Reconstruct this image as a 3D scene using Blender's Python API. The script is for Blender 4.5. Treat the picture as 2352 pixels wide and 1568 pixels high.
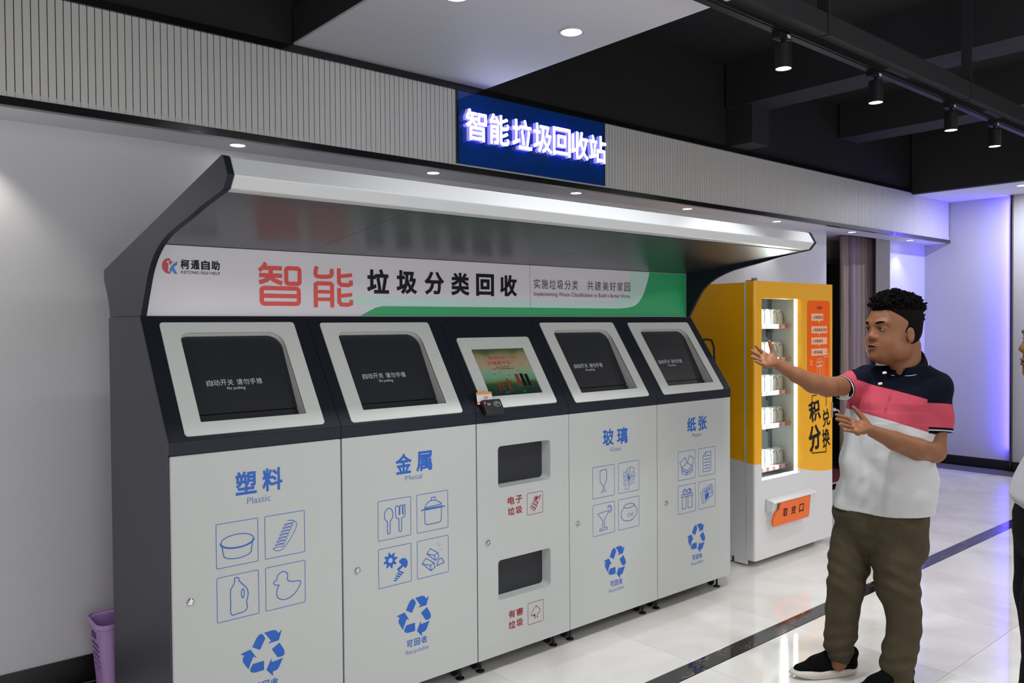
import bpy, bmesh, math, random
import numpy as np
from mathutils import Vector, Matrix

random.seed(7)
for _o in list(bpy.data.objects):
    bpy.data.objects.remove(_o)
SC = bpy.context.scene
COL = SC.collection

# ------------------------------------------------------------------ camera
CAM_F, CAM_YAW, CAM_PIT, CAM_ROL = 1861.73, -0.706, -0.0198, -0.0074
CAM_LOC = np.array([-0.9285, -2.9644, 1.65])
_R = np.array([math.cos(CAM_YAW), math.sin(CAM_YAW), 0.0])
_F = np.array([-math.sin(CAM_YAW), math.cos(CAM_YAW), 0.0])
_U = np.array([0.0, 0.0, 1.0])
F3 = _F * math.cos(CAM_PIT) + _U * math.sin(CAM_PIT)
_U2 = -_F * math.sin(CAM_PIT) + _U * math.cos(CAM_PIT)
R3 = math.cos(CAM_ROL) * _R + math.sin(CAM_ROL) * _U2
U3 = -math.sin(CAM_ROL) * _R + math.cos(CAM_ROL) * _U2
cd = bpy.data.cameras.new('camera')
cam = bpy.data.objects.new('camera', cd)
COL.objects.link(cam)
cd.sensor_width = 36.0
cd.lens = 36.0 * CAM_F / 2352.0
cd.clip_start = 0.05
M = Matrix.Identity(4)
for i in range(3):
    M[i][0], M[i][1], M[i][2], M[i][3] = R3[i], U3[i], -F3[i], CAM_LOC[i]
cam.matrix_world = M
SC.camera = cam

# ------------------------------------------------------------------ view and world
SC.view_settings.view_transform = 'Standard'
SC.view_settings.look = 'None'
SC.view_settings.exposure = 0.0
SC.view_settings.gamma = 1.0
SC.view_settings.use_curve_mapping = False
wd = bpy.data.worlds.new('world')
SC.world = wd
wd.use_nodes = True
wd.node_tree.nodes['Background'].inputs[0].default_value = (0.9, 0.95, 1.0, 1)
wd.node_tree.nodes['Background'].inputs[1].default_value = 0.05
SC.cycles.max_bounces = 8
SC.cycles.sample_clamp_indirect = 4.0
SC.cycles.use_denoising = True
SC.cycles.caustics_reflective = False
SC.cycles.caustics_refractive = False

def area_lamp(name, loc, size, power, color=(1, 1, 1), rot=(0, 0, 0), size_y=None, spread=None):
    l = bpy.data.lights.new(name, 'AREA')
    l.energy = power
    l.color = color
    l.size = size
    if size_y:
        l.shape = 'RECTANGLE'; l.size_y = size_y
    else:
        l.shape = 'DISK'
    if spread: l.spread = math.radians(spread)
    o = bpy.data.objects.new(name, l)
    COL.objects.link(o)
    o.location = loc
    o.rotation_euler = rot
    return o

def spot_lamp(name, loc, power, angle, color=(1, 1, 1), rot=(0, 0, 0), blend=0.5, r=0.03):
    l = bpy.data.lights.new(name, 'SPOT')
    l.energy = power; l.color = color
    l.spot_size = math.radians(angle); l.spot_blend = blend; l.shadow_soft_size = r
    o = bpy.data.objects.new(name, l); COL.objects.link(o)
    o.location = loc; o.rotation_euler = rot
    return o

# unseen fill lamps added near ceiling height, behind and beside the camera
COOL = (1.0, 0.99, 0.985)
area_lamp('fill_lamp', (-2.9, -1.6, 3.05), 1.0, 34, COOL, size_y=1.0)
area_lamp('fill_lamp', (-1.0, -4.2, 3.05), 1.2, 26, COOL, size_y=1.2)
area_lamp('fill_lamp', (2.2, -4.0, 3.05), 1.2, 26, COOL, size_y=1.2)
area_lamp('fill_lamp', (5.2, -3.6, 3.05), 1.2, 60, COOL, size_y=1.2)
area_lamp('fill_lamp', (6.6, -2.2, 3.05), 0.9, 22, COOL, size_y=0.9)
# broad fill lamp added before the solid front wall; no window is built
area_lamp('front_fill_lamp', (0.6, -5.93, 1.55), 6.0, 120, (0.97, 0.98, 1.0), rot=(math.radians(90), 0, 0), size_y=2.3)
# real fittings in view
PANEL_DL = [(1.217, -0.09), (1.913, -0.10), (1.217, -1.3), (1.913, -1.3)]
for x, y in PANEL_DL:
    area_lamp('panel_lamp', (x, y, 3.085), 0.10, 9, (0.96, 0.98, 1.0), spread=105)
SOFFIT_DL = [-0.47, 0.691, 1.89, 3.10, 4.35, 5.65, 7.04, 8.365]
for i, x in enumerate(SOFFIT_DL):
    spot_lamp('soffit_lamp', (x, 1.06, 2.565), 14 if i < 2 else 9, 95, (1.0, 0.95, 0.86) if i < 1 else (0.95, 0.97, 1.0), r=0.02, blend=0.6)
TRACK_X = [2.505, 3.42, 4.41, 5.13]
for x in TRACK_X:
    spot_lamp('track_lamp', (x, -0.9, 2.83), 40, 75, (0.97, 0.98, 1.0), r=0.03)
area_lamp('end_lamp', (8.443, -0.033, 3.035), 0.10, 25, (0.92, 0.96, 1.0))
# blue LED strip behind the black fin on the end wall
area_lamp('blue_led_lamp', (9.09, 0.295, 1.62), 0.03, 23, (0.07, 0.05, 1.0), rot=(math.radians(90), 0, 0), size_y=2.8)
area_lamp('vending_lamp', (4.405, 0.24, 1.2), 1.15, 9, (0.92, 1.0, 0.98), rot=(0, math.radians(90), 0), size_y=0.03)

# ------------------------------------------------------------------ materials
def srgb(r, g, b):
    def c(v):
        v /= 255.0
        return v / 12.92 if v <= 0.04045 else ((v + 0.055) / 1.055) ** 2.4
    return (c(r), c(g), c(b), 1.0)

MATS = {}
def mat(name, col, rough=0.5, metal=0.0, coat=0.0, spec=0.5, emit=None, estr=0.0, noise=0.0, nscale=30.0,
        bump=0.0, bscale=200.0, bdist=0.002, sss=0.0, alpha=None, trans=0.0, coat_r=0.05):
    if name in MATS: return MATS[name]
    m = bpy.data.materials.new(name); m.use_nodes = True
    nt = m.node_tree; b = nt.nodes['Principled BSDF']
    if len(col) == 3: col = srgb(*col)
    b.inputs['Base Color'].default_value = col
    b.inputs['Roughness'].default_value = rough
    b.inputs['Metallic'].default_value = metal
    b.inputs['Coat Weight'].default_value = coat
    b.inputs['Coat Roughness'].default_value = coat_r
    b.inputs['Specular IOR Level'].default_value = spec
    if trans: b.inputs['Transmission Weight'].default_value = trans
    if sss:
        b.inputs['Subsurface Weight'].default_value = sss
        b.inputs['Subsurface Radius'].default_value = (0.012, 0.005, 0.003)
        b.inputs['Subsurface Scale'].default_value = 1.0
    if emit is not None:
        if len(emit) == 3: emit = srgb(*emit)
        b.inputs['Emission Color'].default_value = emit
        b.inputs['Emission Strength'].default_value = estr
    tc = None
    if noise or bump:
        tc = nt.nodes.new('ShaderNodeTexCoord')
    if noise:
        n = nt.nodes.new('ShaderNodeTexNoise'); n.inputs['Scale'].default_value = nscale
        n.inputs['Detail'].default_value = 4
        nt.links.new(tc.outputs['Object'], n.inputs['Vector'])
        mx = nt.nodes.new('ShaderNodeMix'); mx.data_type = 'RGBA'
        mx.inputs[6].default_value = tuple(max(0, c * (1 - noise)) for c in col[:3]) + (1,)
        mx.inputs[7].default_value = tuple(min(1, c * (1 + noise)) for c in col[:3]) + (1,)
        nt.links.new(n.outputs['Fac'], mx.inputs[0])
        nt.links.new(mx.outputs[2], b.inputs['Base Color'])
    if bump:
        n2 = nt.nodes.new('ShaderNodeTexNoise'); n2.inputs['Scale'].default_value = bscale
        nt.links.new(tc.outputs['Object'], n2.inputs['Vector'])
        bp = nt.nodes.new('ShaderNodeBump'); bp.inputs['Strength'].default_value = bump
        bp.inputs['Distance'].default_value = bdist
        nt.links.new(n2.outputs['Fac'], bp.inputs['Height'])
        nt.links.new(bp.outputs['Normal'], b.inputs['Normal'])
    MATS[name] = m
    return m

def marble_black():
    m = mat('black marble with gold veins', (20, 20, 24), 0.07, coat=0.3)
    nt = m.node_tree; b = nt.nodes['Principled BSDF']
    tc = nt.nodes.new('ShaderNodeTexCoord')
    mp = nt.nodes.new('ShaderNodeMapping'); mp.inputs['Scale'].default_value = (5, 9, 5)
    n = nt.nodes.new('ShaderNodeTexNoise'); n.inputs['Scale'].default_value = 2.2; n.inputs['Detail'].default_value = 7; n.inputs['Distortion'].default_value = 1.6
    nt.links.new(tc.outputs['Object'], mp.inputs['Vector']); nt.links.new(mp.outputs[0], n.inputs['Vector'])
    mt = nt.nodes.new('ShaderNodeMath'); mt.operation = 'SUBTRACT'; mt.inputs[1].default_value = 0.5
    ab = nt.nodes.new('ShaderNodeMath'); ab.operation = 'ABSOLUTE'
    nt.links.new(n.outputs['Fac'], mt.inputs[0]); nt.links.new(mt.outputs[0], ab.inputs[0])
    n2 = nt.nodes.new('ShaderNodeTexNoise'); n2.inputs['Scale'].default_value = 3.0
    nt.links.new(tc.outputs['Object'], n2.inputs['Vector'])
    rp = nt.nodes.new('ShaderNodeValToRGB')
    rp.color_ramp.elements[0].position = 0.0; rp.color_ramp.elements[0].color = (1, 1, 1, 1)
    rp.color_ramp.elements[1].position = 0.012; rp.color_ramp.elements[1].color = (0, 0, 0, 1)
    nt.links.new(ab.outputs[0], rp.inputs[0])
    rp2 = nt.nodes.new('ShaderNodeValToRGB')
    rp2.color_ramp.elements[0].position = 0.46; rp2.color_ramp.elements[1].position = 0.56
    nt.links.new(n2.outputs['Fac'], rp2.inputs[0])
    mu = nt.nodes.new('ShaderNodeMath'); mu.operation = 'MULTIPLY'
    nt.links.new(rp.outputs[0], mu.inputs[0]); nt.links.new(rp2.outputs[0], mu.inputs[1])
    mx = nt.nodes.new('ShaderNodeMix'); mx.data_type = 'RGBA'
    mx.inputs[6].default_value = srgb(20, 20, 24); mx.inputs[7].default_value = srgb(200, 160, 110)
    nt.links.new(mu.outputs[0], mx.inputs[0]); nt.links.new(mx.outputs[2], b.inputs['Base Color'])
    return m

def floor_mat():
    m = mat('polished pale stone tile', (214, 212, 208), 0.06, coat=0.0, spec=0.6)
    nt = m.node_tree; b = nt.nodes['Principled BSDF']
    tc = nt.nodes.new('ShaderNodeTexCoord')
    oi = nt.nodes.new('ShaderNodeObjectInfo')
    ad = nt.nodes.new('ShaderNodeVectorMath'); ad.operation = 'ADD'
    sc = nt.nodes.new('ShaderNodeVectorMath'); sc.operation = 'SCALE'; sc.inputs['Scale'].default_value = 17.0
    cb = nt.nodes.new('ShaderNodeCombineXYZ')
    nt.links.new(oi.outputs['Random'], cb.inputs[0]); nt.links.new(oi.outputs['Random'], cb.inputs[1])
    nt.links.new(cb.outputs[0], sc.inputs[0])
    nt.links.new(tc.outputs['Object'], ad.inputs[0]); nt.links.new(sc.outputs[0], ad.inputs[1])
    n = nt.nodes.new('ShaderNodeTexNoise'); n.inputs['Scale'].default_value = 1.6; n.inputs['Detail'].default_value = 8; n.inputs['Distortion'].default_value = 1.0
    nt.links.new(ad.outputs[0], n.inputs['Vector'])
    rp = nt.nodes.new('ShaderNodeValToRGB')
    e = rp.color_ramp.elements
    e[0].position = 0.3; e[0].color = srgb(214, 209, 203)
    e[1].position = 0.7; e[1].color = srgb(238, 236, 232)
    nt.links.new(n.outputs['Fac'], rp.inputs[0])
    nt.links.new(rp.outputs[0], b.inputs['Base Color'])
    return m

M_WALL = mat('white wall paint', (205, 205, 208), 0.55, bump=0.05, bscale=60)
M_WALLE = mat('dimmed wall paint', (178, 176, 186), 0.55)  # white wall paint darkened to stand in for weaker light at the end
M_WALLW = mat('beige wall paint', (188, 176, 166), 0.6)
M_SOFFIT = mat('white ceiling board', (226, 226, 228), 0.6)
M_SLAT = mat('white slat', (205, 204, 200), 0.45)
M_GAP = mat('dark gap backing', (14, 12, 13), 0.7)
M_BTRIM = mat('black glossy trim', (14, 15, 18), 0.18, coat=0.4)
M_DCEIL = mat('black painted concrete', (24, 24, 26), 0.8, noise=0.25, nscale=3, bump=0.3, bscale=40)
M_DBEAM = mat('black painted beam', (38, 38, 41), 0.8, noise=0.15, nscale=5)
M_BBASE = mat('black baseboard', (20, 20, 21), 0.3)
M_GROUT = mat('dark tile joint', (84, 80, 76), 0.8)
M_TILE = floor_mat()
M_MARB = marble_black()
M_NAVY = mat('dark navy powder coated steel', (27, 30, 41), 0.5, spec=0.25, noise=0.06, nscale=60)
M_SIDE = mat('charcoal powder coated steel', (64, 64, 74), 0.45, noise=0.05, nscale=80)
M_SOFK = mat('charcoal glossy soffit sheet', (50, 52, 56), 0.3, metal=0.3)
M_DOOR = mat('grey white painted door', (179, 182, 180), 0.33)
M_BEZEL = mat('pale grey bezel', (210, 213, 209), 0.65, spec=0.3)
M_FLAP = mat('black flap', (35, 37, 42), 0.4)
M_LIP = mat('white painted lip', (206, 208, 210), 0.32)
M_HEAD = mat('white header sheet', (214, 210, 216), 0.35)
M_GREEN = mat('green print', (46, 160, 102), 0.4)
M_MINT = mat('mint print', (188, 218, 208), 0.4)
M_REDP = mat('coral red print', (222, 70, 62), 0.45)
M_BLKP = mat('near black print', (22, 20, 28), 0.5, spec=0.2)
M_GRYP = mat('thin dark grey print', (70, 66, 74), 0.45)
M_BLUEP = mat('blue print', (24, 88, 176), 0.45)
M_BLUEL = mat('light blue print', (92, 120, 168), 0.45)
M_CRIM = mat('crimson print', (140, 26, 44), 0.45)
M_WHTP = mat('white print', (196, 204, 212), 0.5)
M_CHROME = mat('chrome', (205, 205, 205), 0.12, metal=1.0)
M_RUB = mat('black rubber', (18, 18, 18), 0.6)
M_YEL = mat('amber yellow gloss paint', (240, 172, 6), 0.3, coat=0.2)
M_VWH = mat('white gloss paint', (216, 216, 216), 0.3, coat=0.1)
M_ORG = mat('orange plastic', (238, 108, 34), 0.4)
M_PEACH = mat('peach print', (246, 190, 160), 0.5)
M_VIN = mat('white liner', (215, 222, 222), 0.5)
M_ITEM = mat('white package', (222, 226, 224), 0.5)
M_PURP = mat('lilac plastic', (182, 144, 200), 0.45, sss=0.0)
M_PURPD = mat('dark violet plastic', (84, 60, 104), 0.5)
M_LAMP = mat('lamp emitter', (255, 255, 255), 0.5, emit=(255, 252, 255), estr=14.0)
M_LAMPR = mat('lamp ring', (200, 200, 205), 0.3)
M_LETTER = mat('lit sign letter', (255, 255, 255), 0.5, emit=(214, 222, 255), estr=7.0)
M_LETSIDE = mat('lit letter return', (220, 200, 255), 0.5, emit=(150, 150, 255), estr=0.55)
M_SIGN = mat('deep blue gloss acrylic', (18, 62, 136), 0.08, coat=0.2)
M_BLED = mat('blue led strip', (40, 30, 255), 0.5, emit=(40, 26, 255), estr=3.0)
M_WLED = mat('white led strip', (255, 255, 255), 0.5, emit=(235, 255, 250), estr=9.0)
M_CURT = mat('taupe curtain cloth', (140, 124, 128), 0.85, noise=0.1, nscale=20)
M_CURTB = mat('beige curtain cloth', (150, 134, 118), 0.85, noise=0.1, nscale=20)
M_DDOOR = mat('black door', (14, 13, 15), 0.4)
M_REDC = mat('dark red mat', (92, 14, 26), 0.8)
M_SKIN = mat('skin', (128, 83, 54), 0.55, spec=0.35, sss=0.04, noise=0.07, nscale=25)
M_HAIR = mat('black hair', (6, 5, 5), 0.8, spec=0.08)
M_FADE = mat('short cropped hair', (17, 12, 10), 0.85, spec=0.05, noise=0.3, nscale=300)
M_LIPS = mat('lips', (108, 62, 50), 0.45)
M_EYEW = mat('eye white', (170, 160, 152), 0.25)
M_EYEB = mat('dark iris', (20, 12, 10), 0.15)
M_TROU = mat('olive brown trouser cloth', (68, 60, 45), 0.9, spec=0.15, noise=0.12, nscale=30, bump=0.5, bscale=22, bdist=0.012)
M_WSHIRT = mat('white shirt cloth', (188, 188, 190), 0.85, noise=0.02, nscale=30)
M_NAVYC = mat('navy knit', (8, 11, 23), 0.9, spec=0.1)
M_BUT = mat('white button', (225, 225, 225), 0.4)
M_SHOE = mat('black knit shoe', (9, 9, 10), 0.9, spec=0.1)
M_SOLE = mat('cream sole', (205, 198, 190), 0.6)
M_BLKC = mat('black trouser cloth', (13, 13, 16), 0.9, spec=0.1)
M_GSHIRT = mat('pale grey shirt cloth', (170, 168, 174), 0.85)
def glass_mat():
    m = bpy.data.materials.new('clear pane'); m.use_nodes = True
    nt = m.node_tree; nt.nodes.clear()
    o = nt.nodes.new('ShaderNodeOutputMaterial')
    t = nt.nodes.new('ShaderNodeBsdfTransparent'); t.inputs[0].default_value = (0.95, 0.98, 0.97, 1)
    g = nt.nodes.new('ShaderNodeBsdfGlossy'); g.inputs['Roughness'].default_value = 0.02
    lw = nt.nodes.new('ShaderNodeLayerWeight'); lw.inputs[0].default_value = .5
    pw = nt.nodes.new('ShaderNodeMath'); pw.operation = 'POWER'; pw.inputs[1].default_value = 4.0
    nt.links.new(lw.outputs['Facing'], pw.inputs[0])
    f = nt.nodes.new('ShaderNodeMath'); f.operation = 'MULTIPLY_ADD'; f.inputs[1].default_value = .5; f.inputs[2].default_value = .03
    nt.links.new(pw.outputs[0], f.inputs[0])
    mx = nt.nodes.new('ShaderNodeMixShader')
    nt.links.new(f.outputs[0], mx.inputs[0]); nt.links.new(t.outputs[0], mx.inputs[1]); nt.links.new(g.outputs[0], mx.inputs[2])
    nt.links.new(mx.outputs[0], o.inputs[0])
    return m
M_GLASS = glass_mat()
# ------------------------------------------------------------------ helpers
def V(*a): return np.array(a, float)

def empty(name, loc=(0, 0, 0), label=None, cat=None, group=None, kind=None):
    o = bpy.data.objects.new(name, None)
    COL.objects.link(o); o.location = loc; o.empty_display_size = 0.1
    return tag(o, label, cat, group, kind)

def tag(o, label=None, cat=None, group=None, kind=None):
    if label: o['label'] = label
    if cat: o['category'] = cat
    if group: o['group'] = group
    if kind: o['kind'] = kind
    return o

class MB:
    """collects faces; build() links them as ONE mesh object"""
    def __init__(s): s.v = []; s.f = []; s.m = []; s.cur = 0
    def add(s, vs, fs):
        n = len(s.v); s.v += [tuple(map(float, p)) for p in vs]
        s.f += [tuple(i + n for i in f) for f in fs]; s.m += [s.cur] * len(fs)
        return s
    def box(s, x0, x1, y0, y1, z0, z1):
        vs = [(x, y, z) for x in (x0, x1) for y in (y0, y1) for z in (z0, z1)]
        return s.add(vs, [(0, 1, 3, 2), (4, 6, 7, 5), (0, 4, 5, 1), (2, 3, 7, 6), (0, 2, 6, 4), (1, 5, 7, 3)])
    def prism(s, poly, a, b):
        """polygon (list of 3D points) extruded by vector from a*n to b*n: poly pts + vec"""
        n = len(poly); A = [np.array(p) + a for p in poly]; B = [np.array(p) + b for p in poly]
        fs = [tuple(range(n))[::-1], tuple(range(n, 2 * n))]
        fs += [(i, (i + 1) % n, (i + 1) % n + n, i + n) for i in range(n)]
        return s.add(A + B, fs)
    def tube(s, pts, r, n=8, caps=True):
        pts = [np.array(p, float) for p in pts]; rs = r if hasattr(r, '__len__') else [r] * len(pts)
        vs = []; fs = []; up = None
        for i, p in enumerate(pts):
            t = pts[min(i + 1, len(pts) - 1)] - pts[max(i - 1, 0)]; t = t / (np.linalg.norm(t) + 1e-9)
            if up is None: up = V(0, 0, 1) if abs(t[2]) < .9 else V(1, 0, 0)
            a = np.cross(t, up); a /= np.linalg.norm(a) + 1e-9; b = np.cross(a, t); up = b
            for k in range(n):
                an = 2 * math.pi * k / n; vs.append(p + rs[i] * (math.cos(an) * a + math.sin(an) * b))
        for i in range(len(pts) - 1):
            for k in range(n): fs.append((i * n + k, i * n + (k + 1) % n, (i + 1) * n + (k + 1) % n, (i + 1) * n + k))
        if caps: fs += [tuple(range(n))[::-1], tuple((len(pts) - 1) * n + k for k in range(n))]
        return s.add(vs, fs)
    def lathe(s, c, prof, n=24, ax=(0, 0, 1)):
        ax = V(*ax); t = V(1, 0, 0) if abs(ax[0]) < .9 else V(0, 1, 0)
        a = np.cross(ax, t); a /= np.linalg.norm(a); b = np.cross(ax, a); c = np.array(c, float)
        vs = [c + h * ax + r * (math.cos(2 * math.pi * k / n) * a + math.sin(2 * math.pi * k / n) * b) for r, h in prof for k in range(n)]
        fs = [(i * n + k, i * n + (k + 1) % n, (i + 1) * n + (k + 1) % n, (i + 1) * n + k) for i in range(len(prof) - 1) for k in range(n)]
        fs += [tuple(range(n))[::-1], tuple((len(prof) - 1) * n + k for k in range(n))]
        return s.add(vs, fs)
    def build(s, name, m, parent=None, smooth=False, bevel=0.0, seg=2, fix=True):
        me = bpy.data.meshes.new(name); me.from_pydata(s.v, [], s.f)
        ms = m if isinstance(m, (list, tuple)) else [m]
        for q in ms: me.materials.append(q)
        if len(ms) > 1:
            for p, k in zip(me.polygons, s.m): p.material_index = k
        if fix:
            bm = bmesh.new(); bm.from_mesh(me); bmesh.ops.recalc_face_normals(bm, faces=bm.faces[:]); bm.to_mesh(me); bm.free()
        if smooth:
            me.polygons.foreach_set('use_smooth', [True] * len(me.polygons))
        o = bpy.data.objects.new(name, me); COL.objects.link(o)
        if parent is not None: o.parent = parent
        if bevel:
            b = o.modifiers.new('bevel', 'BEVEL'); b.width = bevel; b.segments = seg; b.limit_method = 'ANGLE'; b.angle_limit = math.radians(40)
            b.harden_normals = False
        return o

class Plane:
    """2-D drawing surface: origin o, axes a (right), b (up); normal n points at the viewer's side"""
    def __init__(s, o, a, b, off=0.0008):
        s.o = np.array(o, float); s.a = np.array(a, float); s.b = np.array(b, float)
        s.n = np.cross(s.a, s.b); s.off = off
    def p(s, u, v, h=None):
        return s.o + u * s.a + v * s.b + (s.off if h is None else h) * s.n

def rrect(x0, y0, x1, y1, r, n=5):
    """rounded rectangle outline, counter-clockwise; r scalar or (bl, br, tr, tl)"""
    rs = r if hasattr(r, '__len__') else (r,) * 4
    out = []
    for (cx, cy, a0), q in zip(((x0, y0, 180), (x1, y0, 270), (x1, y1, 0), (x0, y1, 90)), rs):
        sx = 1 if cx == x0 else -1; sy = 1 if cy == y0 else -1
        if q <= 0: out.append((cx, cy)); continue
        for k in range(n + 1):
            t = math.radians(a0 + 90.0 * k / n)
            out.append((cx + sx * q + q * math.cos(t), cy + sy * q + q * math.sin(t)))
    return out

def ring_plate(mb, P, outer, inner, h0, h1):
    """flat ring between two outlines with the same number of points, from height h0 to h1"""
    n = len(outer)
    vs = [P.p(*q, h) for h in (h0, h1) for L in (outer, inner) for q in L]
    fs = []
    for i in range(n):
        j = (i + 1) % n
        fs += [(2 * n + i, 2 * n + j, 3 * n + j, 3 * n + i), (i, n + i, n + j, j), (i, j, 2 * n + j, 2 * n + i), (n + i, 3 * n + i, 3 * n + j, n + j)]
    mb.add(vs, fs)

def resample(loop, n):
    """n points spread along a closed loop"""
    L = [np.array(p, float) for p in loop]; L.append(L[0])
    seg = [np.linalg.norm(L[i + 1] - L[i]) for i in range(len(L) - 1)]; cum = np.concatenate([[0], np.cumsum(seg)])
    out = []
    for t in np.linspace(0, cum[-1], n, endpoint=False):
        i = min(np.searchsorted(cum, t, 'right') - 1, len(seg) - 1)
        w = (t - cum[i]) / (seg[i] + 1e-12); out.append(tuple(L[i] * (1 - w) + L[i + 1] * w))
    return out

_TXT = {}
def text_data(s, bold=0.0):
    k = (s, bold)
    if k in _TXT: return _TXT[k]
    c = bpy.data.curves.new('txt', 'FONT'); c.body = s; c.resolution_u = 3
    if bold > .003:                       # heavier strokes: a flattened bevel around every outline
        c.bevel_depth = bold; c.bevel_resolution = 0; c.fill_mode = 'FRONT'
    o = bpy.data.objects.new('txt', c); COL.objects.link(o)
    dg = bpy.context.evaluated_depsgraph_get(); me = bpy.data.meshes.new_from_object(o.evaluated_get(dg))
    vs = np.array([v.co[:] for v in me.vertices]).reshape(-1, 3); fs = [tuple(p.vertices) for p in me.polygons]
    if bold > .003:
        fs = [f for f in fs if max(vs[i, 2] for i in f) > bold * .5]
        used = sorted({i for f in fs for i in f}); mp = {a: b for b, a in enumerate(used)}
        vs = vs[used]; fs = [tuple(mp[i] for i in f) for f in fs]; vs[:, 2] = vs[:, 2] / bold * .0005
    else: vs[:, 2] = 0
    bpy.data.objects.remove(o); bpy.data.curves.remove(c); bpy.data.meshes.remove(me)
    lo, hi = vs[:, :2].min(0), vs[:, :2].max(0)
    vs[:, :2] = (vs[:, :2] - lo) / (hi - lo); asp = float((hi - lo)[0] / (hi - lo)[1])
    _TXT[k] = (vs, fs, asp); return _TXT[k]

def put_text(mb, P, s, x0, x1, y0, y1, bold=0.0, fit=False, rot=0.0, h=None):
    vs, fs, asp = text_data(s, round(max(0, bold) * 1.0, 4))
    if fit:                                   # keep proportions, centred in the box
        w = (y1 - y0) * asp; c = (x0 + x1) / 2; x0, x1 = c - w / 2, c + w / 2
    cx, cy = (x0 + x1) / 2, (y0 + y1) / 2; ca, sa = math.cos(rot), math.sin(rot)
    pts = []; hh = P.off if h is None else h
    for a, b, z in vs:
        dx, dy = (a - .5) * (x1 - x0), (b - .5) * (y1 - y0)
        pts.append(P.p(cx + ca * dx - sa * dy, cy + sa * dx + ca * dy, hh + z))
    mb.add(pts, fs)

def ribbon(mb, P, pts, w, closed=False, h=None):
    mb.hk = getattr(mb, 'hk', 0) + 1; h = (P.off if h is None else h) + (mb.hk % 12) * .00007
    pts = [np.array(p, float) for p in pts]; n = len(pts); L = []; Rr = []
    for i in range(n):
        a = pts[(i - 1) % n] if (closed or i > 0) else None
        b = pts[(i + 1) % n] if (closed or i < n - 1) else None
        d1 = (pts[i] - a) if a is not None else None; d2 = (b - pts[i]) if b is not None else None
        nn = []
        for d in (d1, d2):
            if d is not None:
                l = np.linalg.norm(d)
                if l > 1e-9: nn.append(np.array([-d[1], d[0]]) / l)
        m = sum(nn); lm = np.linalg.norm(m)
        m = nn[0] if lm < 1e-6 else m / lm
        sc = 1.0 / max(0.5, float(m @ nn[0]))
        L.append(pts[i] + m * w / 2 * sc); Rr.append(pts[i] - m * w / 2 * sc)
    vs = [P.p(*q, h) for q in L + Rr]
    fs = [(i, i + n, (i + 1) % n + n, (i + 1) % n) for i in range(n if closed else n - 1)]
    mb.add(vs, fs)

def poly(mb, P, pts, h=None):
    mb.pk = getattr(mb, 'pk', 0) + 1; h = (P.off if h is None else h) + (mb.pk % 8) * .00005
    mb.add([P.p(*q, h) for q in pts], [tuple(range(len(pts)))])

def arc(cx, cy, rx, ry, a0, a1, n=14):
    return [(cx + rx * math.cos(math.radians(a0 + (a1 - a0) * i / n)), cy + ry * math.sin(math.radians(a0 + (a1 - a0) * i / n))) for i in range(n + 1)]

def curve_pts(ctrl, n=6, closed=False):
    """Catmull-Rom through control points"""
    c = [np.array(p, float) for p in ctrl]; m = len(c); out = []
    rng = range(m) if closed else range(m - 1)
    for i in rng:
        p0 = c[(i - 1) % m] if (closed or i > 0) else c[i]; p1 = c[i]; p2 = c[(i + 1) % m]
        p3 = c[(i + 2) % m] if (closed or i + 2 < m) else p2
        for k in range(n):
            t = k / n
            out.append(.5 * ((2 * p1) + (-p0 + p2) * t + (2 * p0 - 5 * p1 + 4 * p2 - p3) * t * t + (-p0 + 3 * p1 - 3 * p2 + p3) * t ** 3))
    if not closed: out.append(c[-1])
    return [tuple(p) for p in out]
# ------------------------------------------------------------------ room shell
YW, YF, XE = 1.216, 0.9375, 9.127
ZS, ZF0, ZF1 = 2.5725, 2.607, 3.053
def struct(name, mb, m, bevel=0, parent=None):
    o = mb.build(name, m, parent, bevel=bevel)
    if parent is None: o['kind'] = 'structure'
    return o

# floor: dark bed, with every tile and every length of black marble as its own piece
fl = struct('floor', MB().box(-4.0, 11.0, -6.0, 2.6, -0.06, -0.012), M_GROUT)
GX0 = 3.08 - 0.8 * 8
tile_me = {}
def piece(name, x0, x1, y0, y1, m, g=0.0012, z=0.0):
    key = (name, round(x1 - x0, 3), round(y1 - y0, 3), m.name)
    if key not in tile_me:
        b = MB(); w, d = (x1 - x0) - 2 * g, (y1 - y0) - 2 * g; e = 0.0012
        vs = [(-w / 2, -d / 2, -.012), (w / 2, -d / 2, -.012), (w / 2, d / 2, -.012), (-w / 2, d / 2, -.012),
              (-w / 2, -d / 2, -e), (w / 2, -d / 2, -e), (w / 2, d / 2, -e), (-w / 2, d / 2, -e),
              (-w / 2 + e, -d / 2 + e, 0), (w / 2 - e, -d / 2 + e, 0), (w / 2 - e, d / 2 - e, 0), (-w / 2 + e, d / 2 - e, 0)]
        fs = [(8, 9, 10, 11), (3, 2, 1, 0)] + [(4 + i, 4 + (i + 1) % 4, 8 + (i + 1) % 4, 8 + i) for i in range(4)] + [(i, (i + 1) % 4, 4 + (i + 1) % 4, 4 + i) for i in range(4)]
        b.add(vs, fs)
        o = b.build(name, m, fl); tile_me[key] = o.data
    else:
        o = bpy.data.objects.new(name, tile_me[key]); COL.objects.link(o); o.parent = fl
    o.location = ((x0 + x1) / 2, (y0 + y1) / 2, z)
    return o
SY1, SY0 = -0.535, -0.637
rows = [(SY0 - .775 * (k + 1), SY0 - .775 * k) for k in range(5)] + [(SY1, .265), (.265, 1.064)]
for y0, y1 in rows:
    for k in range(15):
        x0 = GX0 + .8 * k
        piece('tile', x0, x0 + .8, y0, y1, M_TILE)
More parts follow.
